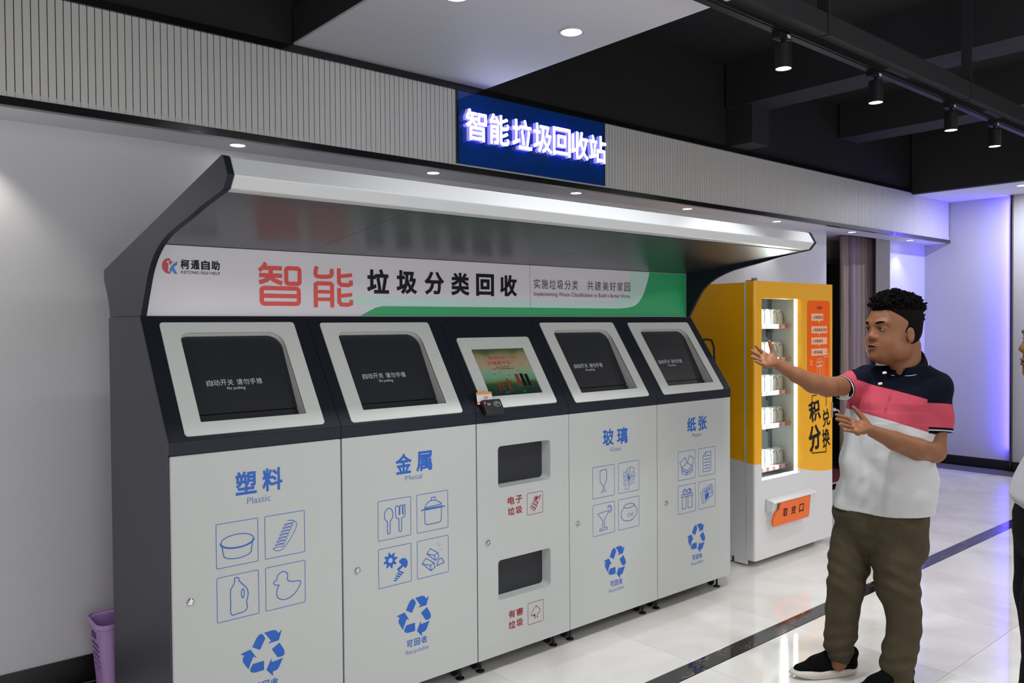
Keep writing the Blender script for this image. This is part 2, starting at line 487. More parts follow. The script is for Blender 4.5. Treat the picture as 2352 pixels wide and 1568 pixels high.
for k in range(15):
    piece('marble_strip', GX0 + .8 * k, GX0 + .8 * k + .8, SY0, SY1, M_MARB)
    piece('marble_border', GX0 + .8 * k, GX0 + .8 * k + .8, 1.064, 1.204, M_MARB)
for k in range(4):
    piece('tile', 6.82 + .6 * k, 7.42 + .6 * k, 1.204, 1.9, M_TILE)

# back wall, with the opening of the curtained bay between x 6.82 and 8.223
struct('wall_back', MB().box(-4, 6.82, YW, YW + .12, 0, ZS + .06), M_WALL)
struct('wall_back_right', MB().box(8.223, XE + .02, YW, YW + .16, 0, ZS + .06), M_WALL)
struct('wall_bay', MB().box(6.2, 11.0, 1.9, 2.0, 0, 3.2).box(6.7, 6.82, YW + .12, 1.9, 0, 3.2), M_WALLW)
struct('ceiling_bay', MB().box(6.7, 11, YW, 2.0, ZS + .06, ZS + .12), M_SOFFIT)
struct('baseboard_back', MB().box(-4, 6.82, YW - .012, YW, 0, .12), M_BBASE, .002)
struct('baseboard_back_right', MB().box(8.223, XE, YW - .012, YW, 0, .10), M_BBASE, .002)
# end wall, black fin with the LED behind it, nearer part of the end wall
struct('wall_end', MB().box(XE, XE + .12, .26, YW + .01, 0, 3.044), M_WALLE)
struct('wall_end_right', MB().box(XE - .03, XE + .12, -6, .26, 0, 3.044), M_WALLE)
struct('baseboard_end', MB().box(XE - .012, XE, .29, YW - .013, 0, .10), M_BBASE, .002)
struct('baseboard_end_right', MB().box(XE - .045, XE - .031, -6, .255, 0, .10), M_BBASE, .002)
struct('trim_fin', MB().box(XE - .075, XE, .258, .275, 0, 3.04), M_BTRIM)
o = struct('trim_blue_light', MB().box(XE - .03, XE - .002, .2755, .282, .1, 3.03), M_BLED)
# hall walls behind the camera side
struct('wall_left', MB().box(-4.1, -4, -6, YW + .1, 0, 4), M_WALL)
struct('wall_front', MB().box(-4, XE + .1, -6.1, -6, 0, 4), M_WALL)

# black ceiling, beams
struct('ceiling', MB().box(-4, 11, -6, 2.0, 3.75, 3.85), M_DCEIL)
struct('wall_above', MB().box(-4, XE, YF + .02, YF + .12, ZF1 + .04, 3.75), M_DCEIL)
def beam(name, x0, x1, z0, y0=-6, y1=YF):
    return struct(name, MB().box(x0, x1, y0, y1, z0, 3.75), M_DBEAM)
beam('ceiling_beam_1', 4.70, 5.02, 3.40)
beam('ceiling_beam_3', 6.55, 6.9, 3.42)
beam('ceiling_beam_4', -1.9, -1.5, 3.42)
struct('wall_pilaster', MB().box(4.74, 4.98, .72, .955, 3.095, 3.40), M_DBEAM)
# dropped white panel: black side frame, white underside
pn = struct('ceiling_panel', MB().box(.94, 2.19, -5, YF - .002, 3.105, 3.285), M_DBEAM)
struct('ceiling_panel_board', MB().box(.94, 2.19, -5, YF - .002, 3.094, 3.105), M_SOFFIT)
# end ceiling with its dark front beam
struct('ceiling_end', MB().box(8.2, XE + .1, -6, YF, 3.044, 3.07), M_SOFFIT)
struct('ceiling_end_beam', MB().box(8.12, 8.2, -6, YF, 3.044, 3.75), M_DBEAM)

# soffit and slatted fascia
struct('ceiling_soffit', MB().box(-4, XE, YF + .005, YW, ZS, ZS + .06), M_SOFFIT)
fas = struct('wall_fascia', MB().box(-4, XE - .002, YF + .008, YF + .02, ZS + .02, ZF1 + .04), M_GAP)
PITCH, SW = .0307, .0272
slat = MB()
slat.add([(-SW / 2, 0, 0), (SW / 2, 0, 0), (SW / 2, .008, 0), (-SW / 2, .008, 0), (-SW / 2, 0, ZF1 - ZF0), (SW / 2, 0, ZF1 - ZF0), (SW / 2, .008, ZF1 - ZF0), (-SW / 2, .008, ZF1 - ZF0)],
         [(0, 1, 5, 4), (1, 2, 6, 5), (3, 0, 4, 7), (2, 3, 7, 6), (0, 3, 2, 1), (4, 5, 6, 7)])
first = None
SX0, SX1 = 1.977, 3.242
xs = [SX0 - .018 - PITCH * k for k in range(100)] + [SX1 + .018 + PITCH * k for k in range(191)]
for x in xs:
    if x > XE - .02: continue
    if first is None:
        first = slat.build('slat', M_SLAT, fas); o = first
    else:
        o = bpy.data.objects.new('slat', first.data); COL.objects.link(o); o.parent = fas
    o.location = (x, YF, ZF0)
struct('trim_lower', MB().box(-4, XE - .002, YF - .012, YF + .03, ZS - .002, ZF0), M_BTRIM, .002)
struct('trim_upper', MB().box(-4, XE - .002, YF - .012, YF + .03, ZF1, ZF1 + .038), M_BTRIM, .002)

# blue sign board with standing lit letters
sg = empty('sign_board', (SX0, YF, ZF0 + .01), 'deep blue glossy sign board with seven glowing white characters in the slatted band', 'sign')
MB().box(0, SX1 - SX0, -.014, .006, 0, ZF1 - ZF0 - .012).build('board', M_SIGN, sg, bevel=.001)
MB().box(-.008, 0.0, -.016, .006, 0, ZF1 - ZF0 - .012).build('edge_trim', M_BTRIM, sg)
MB().box(SX1 - SX0, SX1 - SX0 + .006, -.016, .006, 0, ZF1 - ZF0 - .012).build('edge_trim', M_BTRIM, sg)
LX = [(2.013, 2.166), (2.193, 2.345), (2.376, 2.535), (2.553, 2.711), (2.724, 2.879), (2.892, 3.049), (3.062, 3.222)]
for ch, (a, b) in zip('智能垃圾回收站', LX):
    vs, fs, asp = text_data(ch, 0)
    z0, z1 = 2.762 - ZF0 - .01, 2.942 - ZF0 - .01
    mb = MB(); n = len(vs)
    ed = {}
    for f in fs:
        for i in range(len(f)):
            e = (f[i], f[(i + 1) % len(f)]); ed[e] = 1
    for k in range(6):
        ox, oz = .0030 * math.cos(k * math.pi / 3), .0030 * math.sin(k * math.pi / 3)
        fr = [(a - SX0 + p[0] * (b - a) + ox, -.048 - .0001 * k, z0 + p[1] * (z1 - z0) + oz) for p in vs]
        bk = [(x, -.018, z) for x, y, z in fr]
        mb.cur = 0; mb.add(fr, fs); mb.cur = 1
        mb.add(fr + bk, [(e[1], e[0], e[0] + n, e[1] + n) for e in ed if (e[1], e[0]) not in ed])
    mb.build('letter', [M_LETTER, M_LETSIDE], sg, fix=False)

# downlights
def downlight(x, y, z, r, label, group=None):
    t = empty('ceiling_light', (x, y, z), label, 'light', group)
    MB().lathe((0, 0, 0), [(r * 1.28, 0.001), (r * 1.28, -.003), (r * 1.12, -.006), (r, -.004), (r, 0.001)], 28).build('ring', M_LAMPR, t, smooth=True)
    MB().lathe((0, 0, 0), [(r * .98, -.001), (r * .98, -.0035)], 28).build('diffuser', M_LAMP, t)
    return t
names = ['far left beyond the frame', 'over the left end of the recycling kiosk canopy', 'left of the blue sign board', 'below the right half of the blue sign board',
         'over the right part of the kiosk canopy', 'over the right end of the kiosk canopy', 'in front of the curtained bay', 'nearest the blue lit end wall']
for x, nm in list(zip(SOFFIT_DL, names))[1:]:
    downlight(x, 1.06, ZS, .036, 'small recessed downlight in the white soffit, ' + nm, 'downlights along the soffit')
downlight(PANEL_DL[1][0], PANEL_DL[1][1], 3.094, .05, 'round recessed downlight in the dropped white ceiling panel, fully in view', 'downlights in the white panel')
downlight(PANEL_DL[0][0], PANEL_DL[0][1], 3.094, .05, 'round downlight in the white ceiling panel, cut by the top of the frame', 'downlights in the white panel')
for (x, y), nm in zip(PANEL_DL[2:], ('left', 'right')):
    downlight(x, y, 3.094, .05, 'round downlight in the white panel beyond the frame, the %s one' % nm, 'downlights in the white panel')
downlight(8.443, -.033, 3.044, .05, 'recessed downlight in the far white ceiling at the right edge')

# track and spots
M_TRACK = mat('black satin metal', (17, 17, 19), .5, spec=.3)
tr = empty('light_track', (0, -.885, 3.0), 'black ceiling lighting track running along a black steel channel', 'track')
MB().box(1.2, 8.1, -.018, .018, 0, .03).box(1.2, 8.1, -.03, -.022, .004, .012).build('rail', M_TRACK, tr)
MB().box(1.2, 8.1, -.075, -.025, .045, .145).build('channel', M_DBEAM, tr)
for x in (2.8, 4.55, 6.4): MB().box(x, x + .012, -.08, -.02, .04, .75).build('hanger', M_DBEAM, tr)
for i, x in enumerate(TRACK_X):
    t = empty('track_spotlight', (x, -.9, 3.0), ['black cylinder track spotlight, nearest and largest of the four', 'black cylinder track spotlight, second from the nearest',
        'black cylinder track spotlight, third along the track', 'black cylinder track spotlight, farthest of the four on the track'][i], 'spotlight', 'spotlights on the black track')
    MB().box(-.05, .05, -.012, .03, -.03, 0).build('adapter', M_TRACK, t, bevel=.002)
    MB().box(.012, .04, -.0135, -.012, -.022, -.006).build('sticker', M_WHTP, t)
    MB().box(-.012, .012, -.006, .006, -.05, -.03).build('bracket', M_TRACK, t)
    MB().lathe((0, 0, 0), [(.036, -.05), (.038, -.055), (.038, -.166), (.035, -.166), (.033, -.155)], 24).build('body', M_TRACK, t)
    MB().lathe((0, 0, 0), [(.034, -.16), (.034, -.1635)], 24).build('lens', M_LAMP, t)

# curtained bay: black door, lintel, curtain, dark red mat
dr = struct('door_1', MB().box(7.3, 8.5, 1.86, 1.9, 0, 2.34), M_DDOOR, .003)
MB().box(8.5, 8.56, 1.84, 1.9, 0, 2.4).box(7.24, 7.3, 1.84, 1.9, 0, 2.4).box(7.24, 8.56, 1.84, 1.9, 2.34, 2.4).build('door_frame', mat('grey door frame', (92, 86, 88), .5), dr)
MB().box(8.36, 8.4, 1.8, 1.86, .95, 1.1).build('door_handle', M_CHROME, dr, bevel=.004)
tag(MB().box(6.95, 8.15, 1.25, 1.8, .001, .012).build('door_mat', M_REDC), 'dark red mat on the floor in the doorway behind the vending machine', 'mat')
def curtain(x0, x1, y, amp, nf, m, nm, par, seed):
    rnd = random.Random(seed); mb = MB(); n = nf * 12; zs = [0.02, .6, 1.2, 1.8, 2.4, 2.62]; vs = []
    ph = [rnd.uniform(-.6, .6) for _ in range(n + 1)]
    for j, z in enumerate(zs):
        for i in range(n + 1):
            t = i / n; k = 1.0 - .35 * (z / 2.62)
            a = 2 * math.pi * nf * t + .25 * math.sin(3.1 * z + 5 * t)
            vs.append((x0 + (x1 - x0) * t + amp * .35 * math.cos(a) , y + amp * k * math.sin(a) + .25 * amp * math.sin(2.3 * a + 1 + z), z))
    fs = [(j * (n + 1) + i, j * (n + 1) + i + 1, (j + 1) * (n + 1) + i + 1, (j + 1) * (n + 1) + i) for j in range(len(zs) - 1) for i in range(n)]
    mb.add(vs, fs); o = mb.build(nm, m, par, smooth=True)
    s = o.modifiers.new('solid', 'SOLIDIFY'); s.thickness = .004
    return o
cu = empty('curtain', (7.75, 1.5, 0), 'full length taupe and beige curtain hanging in gathered folds by the dark door', 'curtain')
curtain(.10, .80, 0, .045, 7, M_CURT, 'drape', cu, 3)
curtain(-.02, .10, .03, .03, 2, M_CURTB, 'lining', cu, 4)
curtain(.62, .88, .07, .03, 3, M_CURTB, 'lining', cu, 5)
# ------------------------------------------------------------------ recycling kiosk: five cabinets under one canopy
DZ0, DZ1, SILL = 0.08, 1.193, 1.244
SD = V(0, .5585, .8295); SLEN = .5425
XB = [0.0, .680, 1.3775, 1.977, 2.6785, 3.388]
CABN = ['plastic', 'metal', 'electronic and hazardous waste', 'glass', 'paper']
DOORP = lambda off=.0006: Plane((0, 0, 0), (1, 0, 0), (0, 0, 1), off)
SLOPE = lambda off=.0006: Plane((0, 0, SILL), (1, 0, 0), SD, off)

def yz(poly, x0, x1, mb):
    return mb.prism([(0, y, z) for y, z in poly], V(x0, 0, 0), V(x1, 0, 0))

def caster(par, x, y):
    mb = MB()
    mb.box(x - .022, x + .022, y - .022, y + .022, DZ0 - .012, DZ0 - .002)
    mb.prism([(x - .013, y - .018, DZ0 - .012), (x - .013, y + .012, DZ0 - .012), (x - .013, y + .03, .02), (x - .013, y + .01, .02)], V(0, 0, 0), V(.003, 0, 0))
    mb.prism([(x + .010, y - .018, DZ0 - .012), (x + .010, y + .012, DZ0 - .012), (x + .010, y + .03, .02), (x + .010, y + .01, .02)], V(0, 0, 0), V(.003, 0, 0))
    mb.lathe((x - .009, y + .018, .0245), [(.018, 0), (.024, .002), (.024, .016), (.018, .018)], 20, ax=(1, 0, 0))
    mb.lathe((x, y - .028, .0), [(.02, .0005), (.02, .006), (.007, .009), (.006, DZ0 - .004)], 14)
    return mb.build('caster', M_RUB, par)

def lock(par, x, z):
    mb = MB(); c = (x, -.0005, z)
    mb.lathe(c, [(.0125, 0), (.0125, .004), (.010, .006), (.0095, .003), (.006, .003), (.006, .007), (.004, .008)], 20, ax=(0, -1, 0))
    mb.box(x - .0012, x + .0012, -.0092, -.0084, z - .004, z + .004)
    return mb.build('lock', M_CHROME, par, smooth=False)

# --- icons: drawn in a unit square, s = stroke
def I(f):
    def g(mb, P, x0, y0, x1, y1, s):
        T = lambda pts: [(x0 + p[0] * (x1 - x0), y0 + p[1] * (y1 - y0)) for p in pts]
        R = lambda pts, closed=False, w=s: ribbon(mb, P, T(pts), w, closed)
        F = lambda pts: poly(mb, P, T(pts))
        f(R, F, mb, P, x0, y0, x1, y1)
    return g
@I
def ic_bowl(R, F, *a):
    R(arc(.5, .56, .39, .15, 0, 360, 28)[:-1], True); R(arc(.5, .545, .41, .15, 175, 365, 20))
    R([(.13, .50), (.17, .27)] + arc(.5, .27, .33, .11, 185, 355, 16) + [(.83, .27), (.87, .50)])
@I
def ic_comb(R, F, *a):
    z = [(.56, .82)]
    for k in range(8):
        t = k / 7; bx, by = .50 - .27 * t, .76 - .52 * t
        z += [(bx + .20, by + .03 + .02), (bx + .22, by - .01), (bx + .02, by - .01), (bx - .01, by - .045)]
    R(curve_pts(z, 3), w=.0022)
    R(curve_pts([(.56, .82), (.70, .80), (.80, .72), (.76, .58), (.62, .36), (.45, .18), (.32, .14), (.20, .20), (.22, .24)], 5), w=.0022)
@I
def ic_bottle(R, F, *a):
    R(curve_pts([(.33, .12), (.32, .40), (.32, .66), (.38, .76), (.42, .84), (.42, .92), (.47, .93), (.52, .90), (.53, .84), (.62, .74), (.72, .62), (.74, .48), (.70, .33), (.72, .22), (.66, .13), (.5, .11)], 4, True), True)
    R(arc(.615, .54, .035, .10, 0, 360, 16)[:-1], True)
@I
def ic_duck(R, F, *a):
    R(curve_pts([(.21, .64), (.27, .67), (.30, .77), (.42, .84), (.54, .78), (.55, .62), (.66, .56), (.88, .52), (.80, .34), (.62, .20), (.42, .18), (.28, .28), (.28, .44), (.33, .54), (.26, .55), (.20, .60)], 5, True), True)
@I
def ic_cutlery(R, F, *a):
    R(arc(.32, .62, .13, .17, -70, 250, 18) + [(.28, .44), (.28, .16), (.32, .13), (.36, .16), (.36, .44)], True)
    R([(.53, .80), (.53, .56), (.56, .50), (.63, .47), (.63, .17), (.67, .13), (.71, .17), (.71, .47), (.80, .51), (.82, .56), (.82, .80), (.78, .82), (.76, .78), (.76, .58), (.74, .58), (.74, .80), (.69, .82), (.66, .80), (.66, .58), (.64, .58), (.64, .78), (.58, .82)], True)
@I
def ic_pot(R, F, *a):
    R([(.24, .56), (.25, .26)] + arc(.33, .26, .08, .08, 180, 270, 4) + [(.66, .18)] + arc(.70, .26, .08, .08, 270, 360, 4) + [(.79, .56)])
    R([(.13, .57), (.25, .60), (.82, .60), (.90, .57)], w=.005); R([(.24, .57), (.80, .57)])
    R(curve_pts([(.24, .63), (.34, .75), (.48, .80), (.66, .76), (.80, .66)], 5)); R([(.24, .63), (.80, .66)])
    R([(.45, .80), (.46, .87), (.58, .88), (.60, .81)])
@I
def ic_gear(R, F, mb, P, x0, y0, x1, y1):
    T = lambda p: (x0 + p[0] * (x1 - x0), y0 + p[1] * (y1 - y0))
    o = []; i_ = []
    for k in range(32):
        r = .21 if (k % 4) in (0, 1) else .14
        an = 2 * math.pi * (k + .5) / 32
        o.append((.36 + r * math.cos(an), .66 + r * math.sin(an))); i_.append((.36 + .065 * math.cos(an), .66 + .065 * math.sin(an)))
    ring_plate(mb, P, [T(p) for p in o], [T(p) for p in i_], 0, .0006)
    F(arc(.74, .50, .15, .15, -60, 150, 14)); F([(.55, .40), (.60, .34), (.88, .52), (.84, .56)])
    for k in range(5):
        t = k * .055; F([(.60 - t * .6, .36 - t), (.58 - t * .6, .33 - t), (.74 - t, .24 - t * .7), (.77 - t, .27 - t * .7)])
@I
def ic_ingot(R, F, *a):
    for (x, y, s) in ((.30, .62, 1.0), (.15, .38, 1.05), ):
        R([(x, y), (x + .11 * s, y + .12 * s), (x + .36 * s, y - .04 * s), (x + .39 * s, y - .16 * s), (x + .27 * s, y - .23 * s)], True); R([(x + .27 * s, y - .23 * s), (x + .25 * s, y - .09 * s), (x, y)]); R([(x + .25 * s, y - .09 * s), (x + .36 * s, y - .04 * s)])
    R([(.62, .24), (.68, .40), (.78, .42), (.86, .28)], True)
    for p, q in (((.64, .86), (.62, .80)), ((.74, .80), (.70, .74)), ((.80, .68), (.75, .66))): R([p, q], w=.0016)
@I
def ic_wine(R, F, *a):
    R([(.34, .86), (.62, .88), (.64, .70)] + arc(.5, .62, .14, .22, 0, -60, 6) + [(.53, .38), (.53, .22), (.62, .17), (.36, .15), (.47, .22), (.47, .38)] + arc(.47, .62, .14, .22, 240, 180, 6) + [(.33, .72)], True)
@I
def ic_shard(R, F, *a):
    rn = random.Random(5)
    for an, r1, w in ((60, .42, 18), (100, .36, 14), (25, .36, 12), (150, .38, 10), (180, .30, 14), (215, .34, 12), (250, .42, 14), (285, .26, 14), (330, .30, 12), (5, .30, 8), (125, .30, 10)):
        c = math.cos; q = math.sin; A, B = math.radians(an - w), math.radians(an + w)
        R([(.52 + .05 * c(A), .46 + .05 * q(A)), (.52 + r1 * c(A) * .9, .46 + r1 * q(A)), (.52 + r1 * .82 * c(B), .46 + r1 * .9 * q(B))], True, .0018)
    F([(.47, .62), (.52, .5), (.57, .44), (.51, .38), (.46, .46)])
@I
def ic_cocktail(R, F, *a):
    R([(.22, .70), (.74, .74), (.52, .46), (.52, .22), (.66, .20), (.66, .15), (.30, .13), (.30, .18), (.44, .21), (.44, .46)], True)
    R(arc(.76, .78, .11, .12, -100, 150, 14)); R(arc(.76, .78, .065, .075, -100, 150, 12))
@I
def ic_fish(R, F, *a):
    R(curve_pts([(.26, .72), (.14, .58), (.13, .42), (.24, .30), (.5, .24), (.76, .30), (.88, .44), (.88, .60), (.76, .76)], 5)); R(arc(.51, .74, .25, .07, 0, 360, 20)[:-1], True)
    R(curve_pts([(.42, .44), (.52, .49), (.60, .43), (.68, .37)], 4), w=.0018); R(curve_pts([(.42, .44), (.52, .38), (.60, .43), (.68, .50)], 4), w=.0018); R([(.68, .37), (.68, .50)], w=.0018)
@I
def ic_box(R, F, *a):
    R([(.20, .42), (.52, .30), (.82, .44), (.82, .24), (.50, .14), (.22, .24)], True); R([(.50, .14), (.52, .30)])
    R([(.20, .42), (.52, .58), (.82, .44)]); R([(.52, .58), (.40, .78), (.10, .62), (.20, .44)]); R([(.52, .58), (.66, .82), (.92, .70), (.82, .46)]); R([(.22, .34), (.52, .22), (.82, .34)], w=.0045)
@I
def ic_doc(R, F, *a):
    R([(.28, .14), (.72, .14), (.74, .18), (.74, .84), (.42, .84), (.26, .70), (.26, .16)], True); R([(.42, .84), (.42, .70), (.26, .70)])
    for z in (.70, .58, .47, .36, .25): R([(.34 if z < .69 else .48, z), (.68, z)], w=.004)
@I
def ic_gift(R, F, *a):
    R([(.18, .58), (.84, .58), (.84, .66), (.18, .66)], True); R([(.22, .58), (.22, .16), (.44, .16), (.44, .58)]); R([(.56, .58), (.56, .16), (.80, .16), (.80, .58)])
    R([(.44, .66), (.44, .16)], w=.003); R([(.56, .66), (.56, .16)], w=.003)
    R(arc(.37, .76, .12, .09, -40, 290, 14)); R(arc(.63, .76, .12, .09, -110, 220, 14)); R(arc(.66, .76, .06, .05, -110, 220, 10)); R(arc(.36, .76, .06, .05, -40, 250, 10))
@I
def ic_news(R, F, mb, P, x0, y0, x1, y1):
    R([(.28, .26), (.24, .68), (.80, .84), (.88, .44), (.34, .20), (.22, .22), (.12, .58), (.24, .62)])
    put_text(mb, P, 'NEWS', x0 + .33 * (x1 - x0), x0 + .78 * (x1 - x0), y0 + .58 * (y1 - y0), y0 + .72 * (y1 - y0), .02, rot=.25)
    F([(.38, .28), (.62, .38), (.60, .58), (.36, .50)]); R([(.68, .46), (.84, .52)]); R([(.68, .54), (.82, .60)])
@I
def ic_phone(R, F, *a):
    R([(.20, .32), (.46, .14), (.80, .66), (.72, .78), (.56, .82), (.48, .78)], True)
    F([(.46, .68), (.62, .60), (.72, .74), (.56, .80)])
    R([(.78, .70), (.86, .84)], w=.006)
    for i in range(3):
        for j in range(3): F([(.28 + .09 * i + .08 * j, .34 - .06 * i + .12 * j), (.34 + .09 * i + .08 * j, .30 - .06 * i + .12 * j), (.38 + .09 * i + .08 * j, .38 - .06 * i + .12 * j), (.32 + .09 * i + .08 * j, .42 - .06 * i + .12 * j)])
@I
def ic_hazard(R, F, *a):
    R([(.40, .34), (.22, .40), (.22, .50), (.52, .80), (.80, .56), (.76, .46), (.60, .40)], w=.003); R([(.36, .44), (.46, .40), (.46, .20)], w=.003); F([(.30, .38), (.44, .42), (.44, .30)]); R([(.60, .20), (.60, .40), (.72, .44)], w=.003); F([(.40, .2), (.48, .2), (.48, .28)]); F([(.58, .2), (.66, .25), (.58, .3)])

def recycle(mb, P, cx, cy, r):
    A = [(-.62, .39), (-.42, .744), (-.32, .85), (-.19, .90), (-.09, .83), (.01, .64), (-.25, .17)]
    B = [(-.05, .91), (.42, .93), (.56, .86), (.64, .73), (.82, .84), (.66, .38), (.12, .36), (.28, .45), (.08, .75)]
    for k in range(3):
        t = -2 * math.pi * k / 3
        for L in (A, B):
            poly(mb, P, [(cx + r * (x * math.cos(t) - (y + .05) * math.sin(t)), cy + r * (x * math.sin(t) + (y + .05) * math.cos(t))) for x, y in L][::-1])

TITLE = {0: ('塑料', 'Plastic'), 1: ('金属', 'Metal'), 3: ('玻璃', 'Glass'), 4: ('纸张', 'Paper')}
ICONS = {0: (ic_bowl, ic_comb, ic_bottle, ic_duck), 1: (ic_cutlery, ic_pot, ic_gear, ic_ingot), 3: (ic_wine, ic_shard, ic_cocktail, ic_fish), 4: (ic_box, ic_doc, ic_gift, ic_news)}
ICN = {0: ('bowl', 'comb', 'jug', 'duck'), 1: ('cutlery', 'cooking pot', 'gear and screw', 'metal ingots'), 3: ('wine glass', 'broken glass', 'cocktail glass', 'fish bowl'), 4: ('open carton', 'document', 'gift', 'newspaper')}
LAY = {0: dict(t=(.238, .424, 1.022, 1.110), e=(.328, .984, 1.009), c=((.163, .322), (.350, .513)), r=((.762, .926), (.562, .728)), s=(.345, .402, .083), k=(.295, .395, .262, .297), b=(.345, .232, .246)),
       1: dict(t=(.256, .447, 1.012, 1.100), e=(.349, .981, 1.003), c=((.168, .332), (.364, .531)), r=((.742, .910), (.540, .706)), s=(.354, .380, .084), k=(.305, .412, .250, .282), b=(.360, .219, .237)),
       3: dict(t=(.252, .449, 1.002, 1.092), e=(.352, .968, .990), c=((.173, .341), (.373, .541)), r=((.732, .898), (.532, .698)), s=(.352, .366, .083), k=(.305, .402, .237, .268), b=(.354, .207, .224)),
       4: dict(t=(.274, .466, 1.010, 1.098), e=(.368, .979, 1.000), c=((.187, .352), (.383, .548)), r=((.735, .902), (.537, .702)), s=(.368, .371, .083), k=(.318, .414, .241, .272), b=(.366, .212, .229))}
BEZ = {0: (.060, .611, .016, .512, .125, .545), 1: (.051, .624, .010, .508, .120, .552), 3: (.050, .635, .004, .503, .122, .566), 4: (.059, .640, .002, .500, .134, .574)}
LOCKS = {0: (.067, .663), 1: (.067, .640), 2: (.062, .630), 3: (.060, .622), 4: (.077, .622)}

for ci in range(5):
    w = XB[ci + 1] - XB[ci]
    t = empty('recycling_cabinet', (XB[ci], 0, 0),
              ['grey white recycling cabinet for plastic, leftmost under the dark canopy', 'recycling cabinet for metal with cutlery and pot icons, second from the left',
               'narrow middle cabinet with a touch screen and two dark openings in its door', 'recycling cabinet for glass with wine glass and fish bowl icons',
               'recycling cabinet for paper with gift and newspaper icons, rightmost of the row'][ci], 'recycling bin')
    g = .0025; yfr = .022 if ci != 2 else .075
    sh = MB()
    yz([(yfr, DZ0), (yfr, 1.196), (.0633 if ci != 2 else .08, 1.2 if ci != 2 else 1.23), (.366, 1.6505), (.738, 1.6505), (.738, DZ0)], .0012, w - .0012, sh)
    yz([(.002, 1.196), (.002, 1.2455), (.05, 1.2105), (.05, 1.196)], .0012, w - .0012, sh)
    sh.box(.0012, w - .0012, .303, .738, 1.65, 1.6935)
    if ci == 2: sh.box(.0012, .02, .022, .076, DZ0, 1.2).box(w - .02, w - .0012, .022, .076, DZ0, 1.2)
    sh.build('cabinet_body', M_NAVY, t)
    P = SLOPE(0)
    sp = MB()
    if ci == 2:
        outer = resample([(.0012, 0), (w - .0012, 0), (w - .0012, SLEN), (.0012, SLEN)], 48)
        poly(sp, P, [(.0012, 0), (w - .0012, 0), (w - .0012, SLEN), (.0012, SLEN)]); poly(sp, P, [(.0012, 0), (w - .0012, 0), (w - .0012, SLEN), (.0012, SLEN)], -.02)
        sp = MB(); sp.prism([P.p(*q) for q in [(.0012, 0), (w - .0012, 0), (w - .0012, SLEN), (.0012, SLEN)]], -.03 * P.n, 0 * P.n)
    else:
        bx0, bx1, bs0, bs1, ox0, ox1 = BEZ[ci]
        op = rrect(ox0, bs0 + .052, ox1, bs1 - .048, (.004, .004, .062, .035), 9); no = len(op)
        outr = rrect(.0012, 0, w - .0012, SLEN, 1e-4, 9)
        ring_plate(sp, P, outr, op, -.075, 0)
    so = sp.build('slope_panel', M_NAVY, t)
    if ci != 2:
        bz = MB()
        ro = rrect(bx0, bs0, bx1, bs1, .014, 9)
        opi = rrect(ox0 + .0012, bs0 + .0532, ox1 - .0012, bs1 - .0492, (.003, .003, .061, .034), 9)
        ring_plate(bz, P, ro, opi, .0005, .005)
        bo = bz.build('bezel', M_BEZEL, t)
        wl = MB(); n = no; D = -.060
        wl.add([P.p(*q, .004) for q in opi] + [P.p(*q, D) for q in opi], [(i, (i + 1) % n, (i + 1) % n + n, i + n) for i in range(n)])
        o = wl.build('recess_wall', M_BEZEL, bo)
        s = o.modifiers.new('solid', 'SOLIDIFY'); s.thickness = .0008; s.offset = 1
        fb = MB(); sx0, sx1, ss0, ss1 = ox0 + .003, ox1 - .003, bs0 + .056, bs1 - .052
        q0, q1 = P.p(0, ss0, -.055), P.p(0, ss1, -.020); bb = (q1 - q0) / np.linalg.norm(q1 - q0)
        PF = Plane(q0 - ss0 * bb, (1, 0, 0), bb, 0)
        poly(fb, PF, rrect(ox0 + .0018, ss0 + .056, ox1 - .0018, ss1 + .002, (0, 0, .060, .034), 7), 0)
        fo = fb.build('flap', M_FLAP, t)
        MB().add([PF.p(ox0 + .002, bs0 + .050, 0), PF.p(ox1 - .002, bs0 + .050, 0), PF.p(ox1 - .002, ss0 + .052, 0), PF.p(ox0 + .002, ss0 + .052, 0)], [(0, 1, 2, 3)]).build('flap_sill', M_FLAP, t)
        tx = MB(); PT = Plane(PF.o, PF.a, PF.b, .0006); cx = (ox0 + ox1) / 2 - .024
        for k, ch in enumerate('自动开关'): put_text(tx, PT, ch, cx - .112 + .027 * k, cx - .088 + .027 * k, bs0 + .228, bs0 + .254, .006)
        for k, ch in enumerate('请勿手推'): put_text(tx, PT, ch, cx + .006 + .027 * k, cx + .030 + .027 * k, bs0 + .228, bs0 + .254, .006)
        put_text(tx, PT, 'No pushing', cx - .036, cx + .036, bs0 + .206, bs0 + .222, .012)
        tx.build('lettering', M_WHTP, fo)
    else:
        bz = MB(); ro = rrect(.0545, .015, .524, .414, .014, 6); ri = rrect(.118, .078, .456, .347, .001, 6)
        ring_plate(bz, P, ro, ri, .0005, .006)
        bz.build('bezel', M_BEZEL, t)
        # lit touch screen: pale sky over dark green ground
        ms = bpy.data.materials.new('lit screen'); ms.use_nodes = True; nt = ms.node_tree; b = nt.nodes['Principled BSDF']
        tc = nt.nodes.new('ShaderNodeTexCoord'); sx = nt.nodes.new('ShaderNodeSeparateXYZ'); mr = nt.nodes.new('ShaderNodeMapRange')
        mr.inputs[1].default_value = SILL + .078 * .8295; mr.inputs[2].default_value = SILL + .347 * .8295
        ns = nt.nodes.new('ShaderNodeTexNoise'); ns.inputs['Scale'].default_value = 9; ns.inputs['Detail'].default_value = 3
        ad = nt.nodes.new('ShaderNodeMath'); ad.operation = 'MULTIPLY_ADD'; ad.inputs[1].default_value = .22
        rp = nt.nodes.new('ShaderNodeValToRGB'); e = rp.color_ramp.elements
        e[0].position = .1; e[0].color = srgb(14, 40, 36); e[1].position = 1.0; e[1].color = srgb(60, 70, 44)
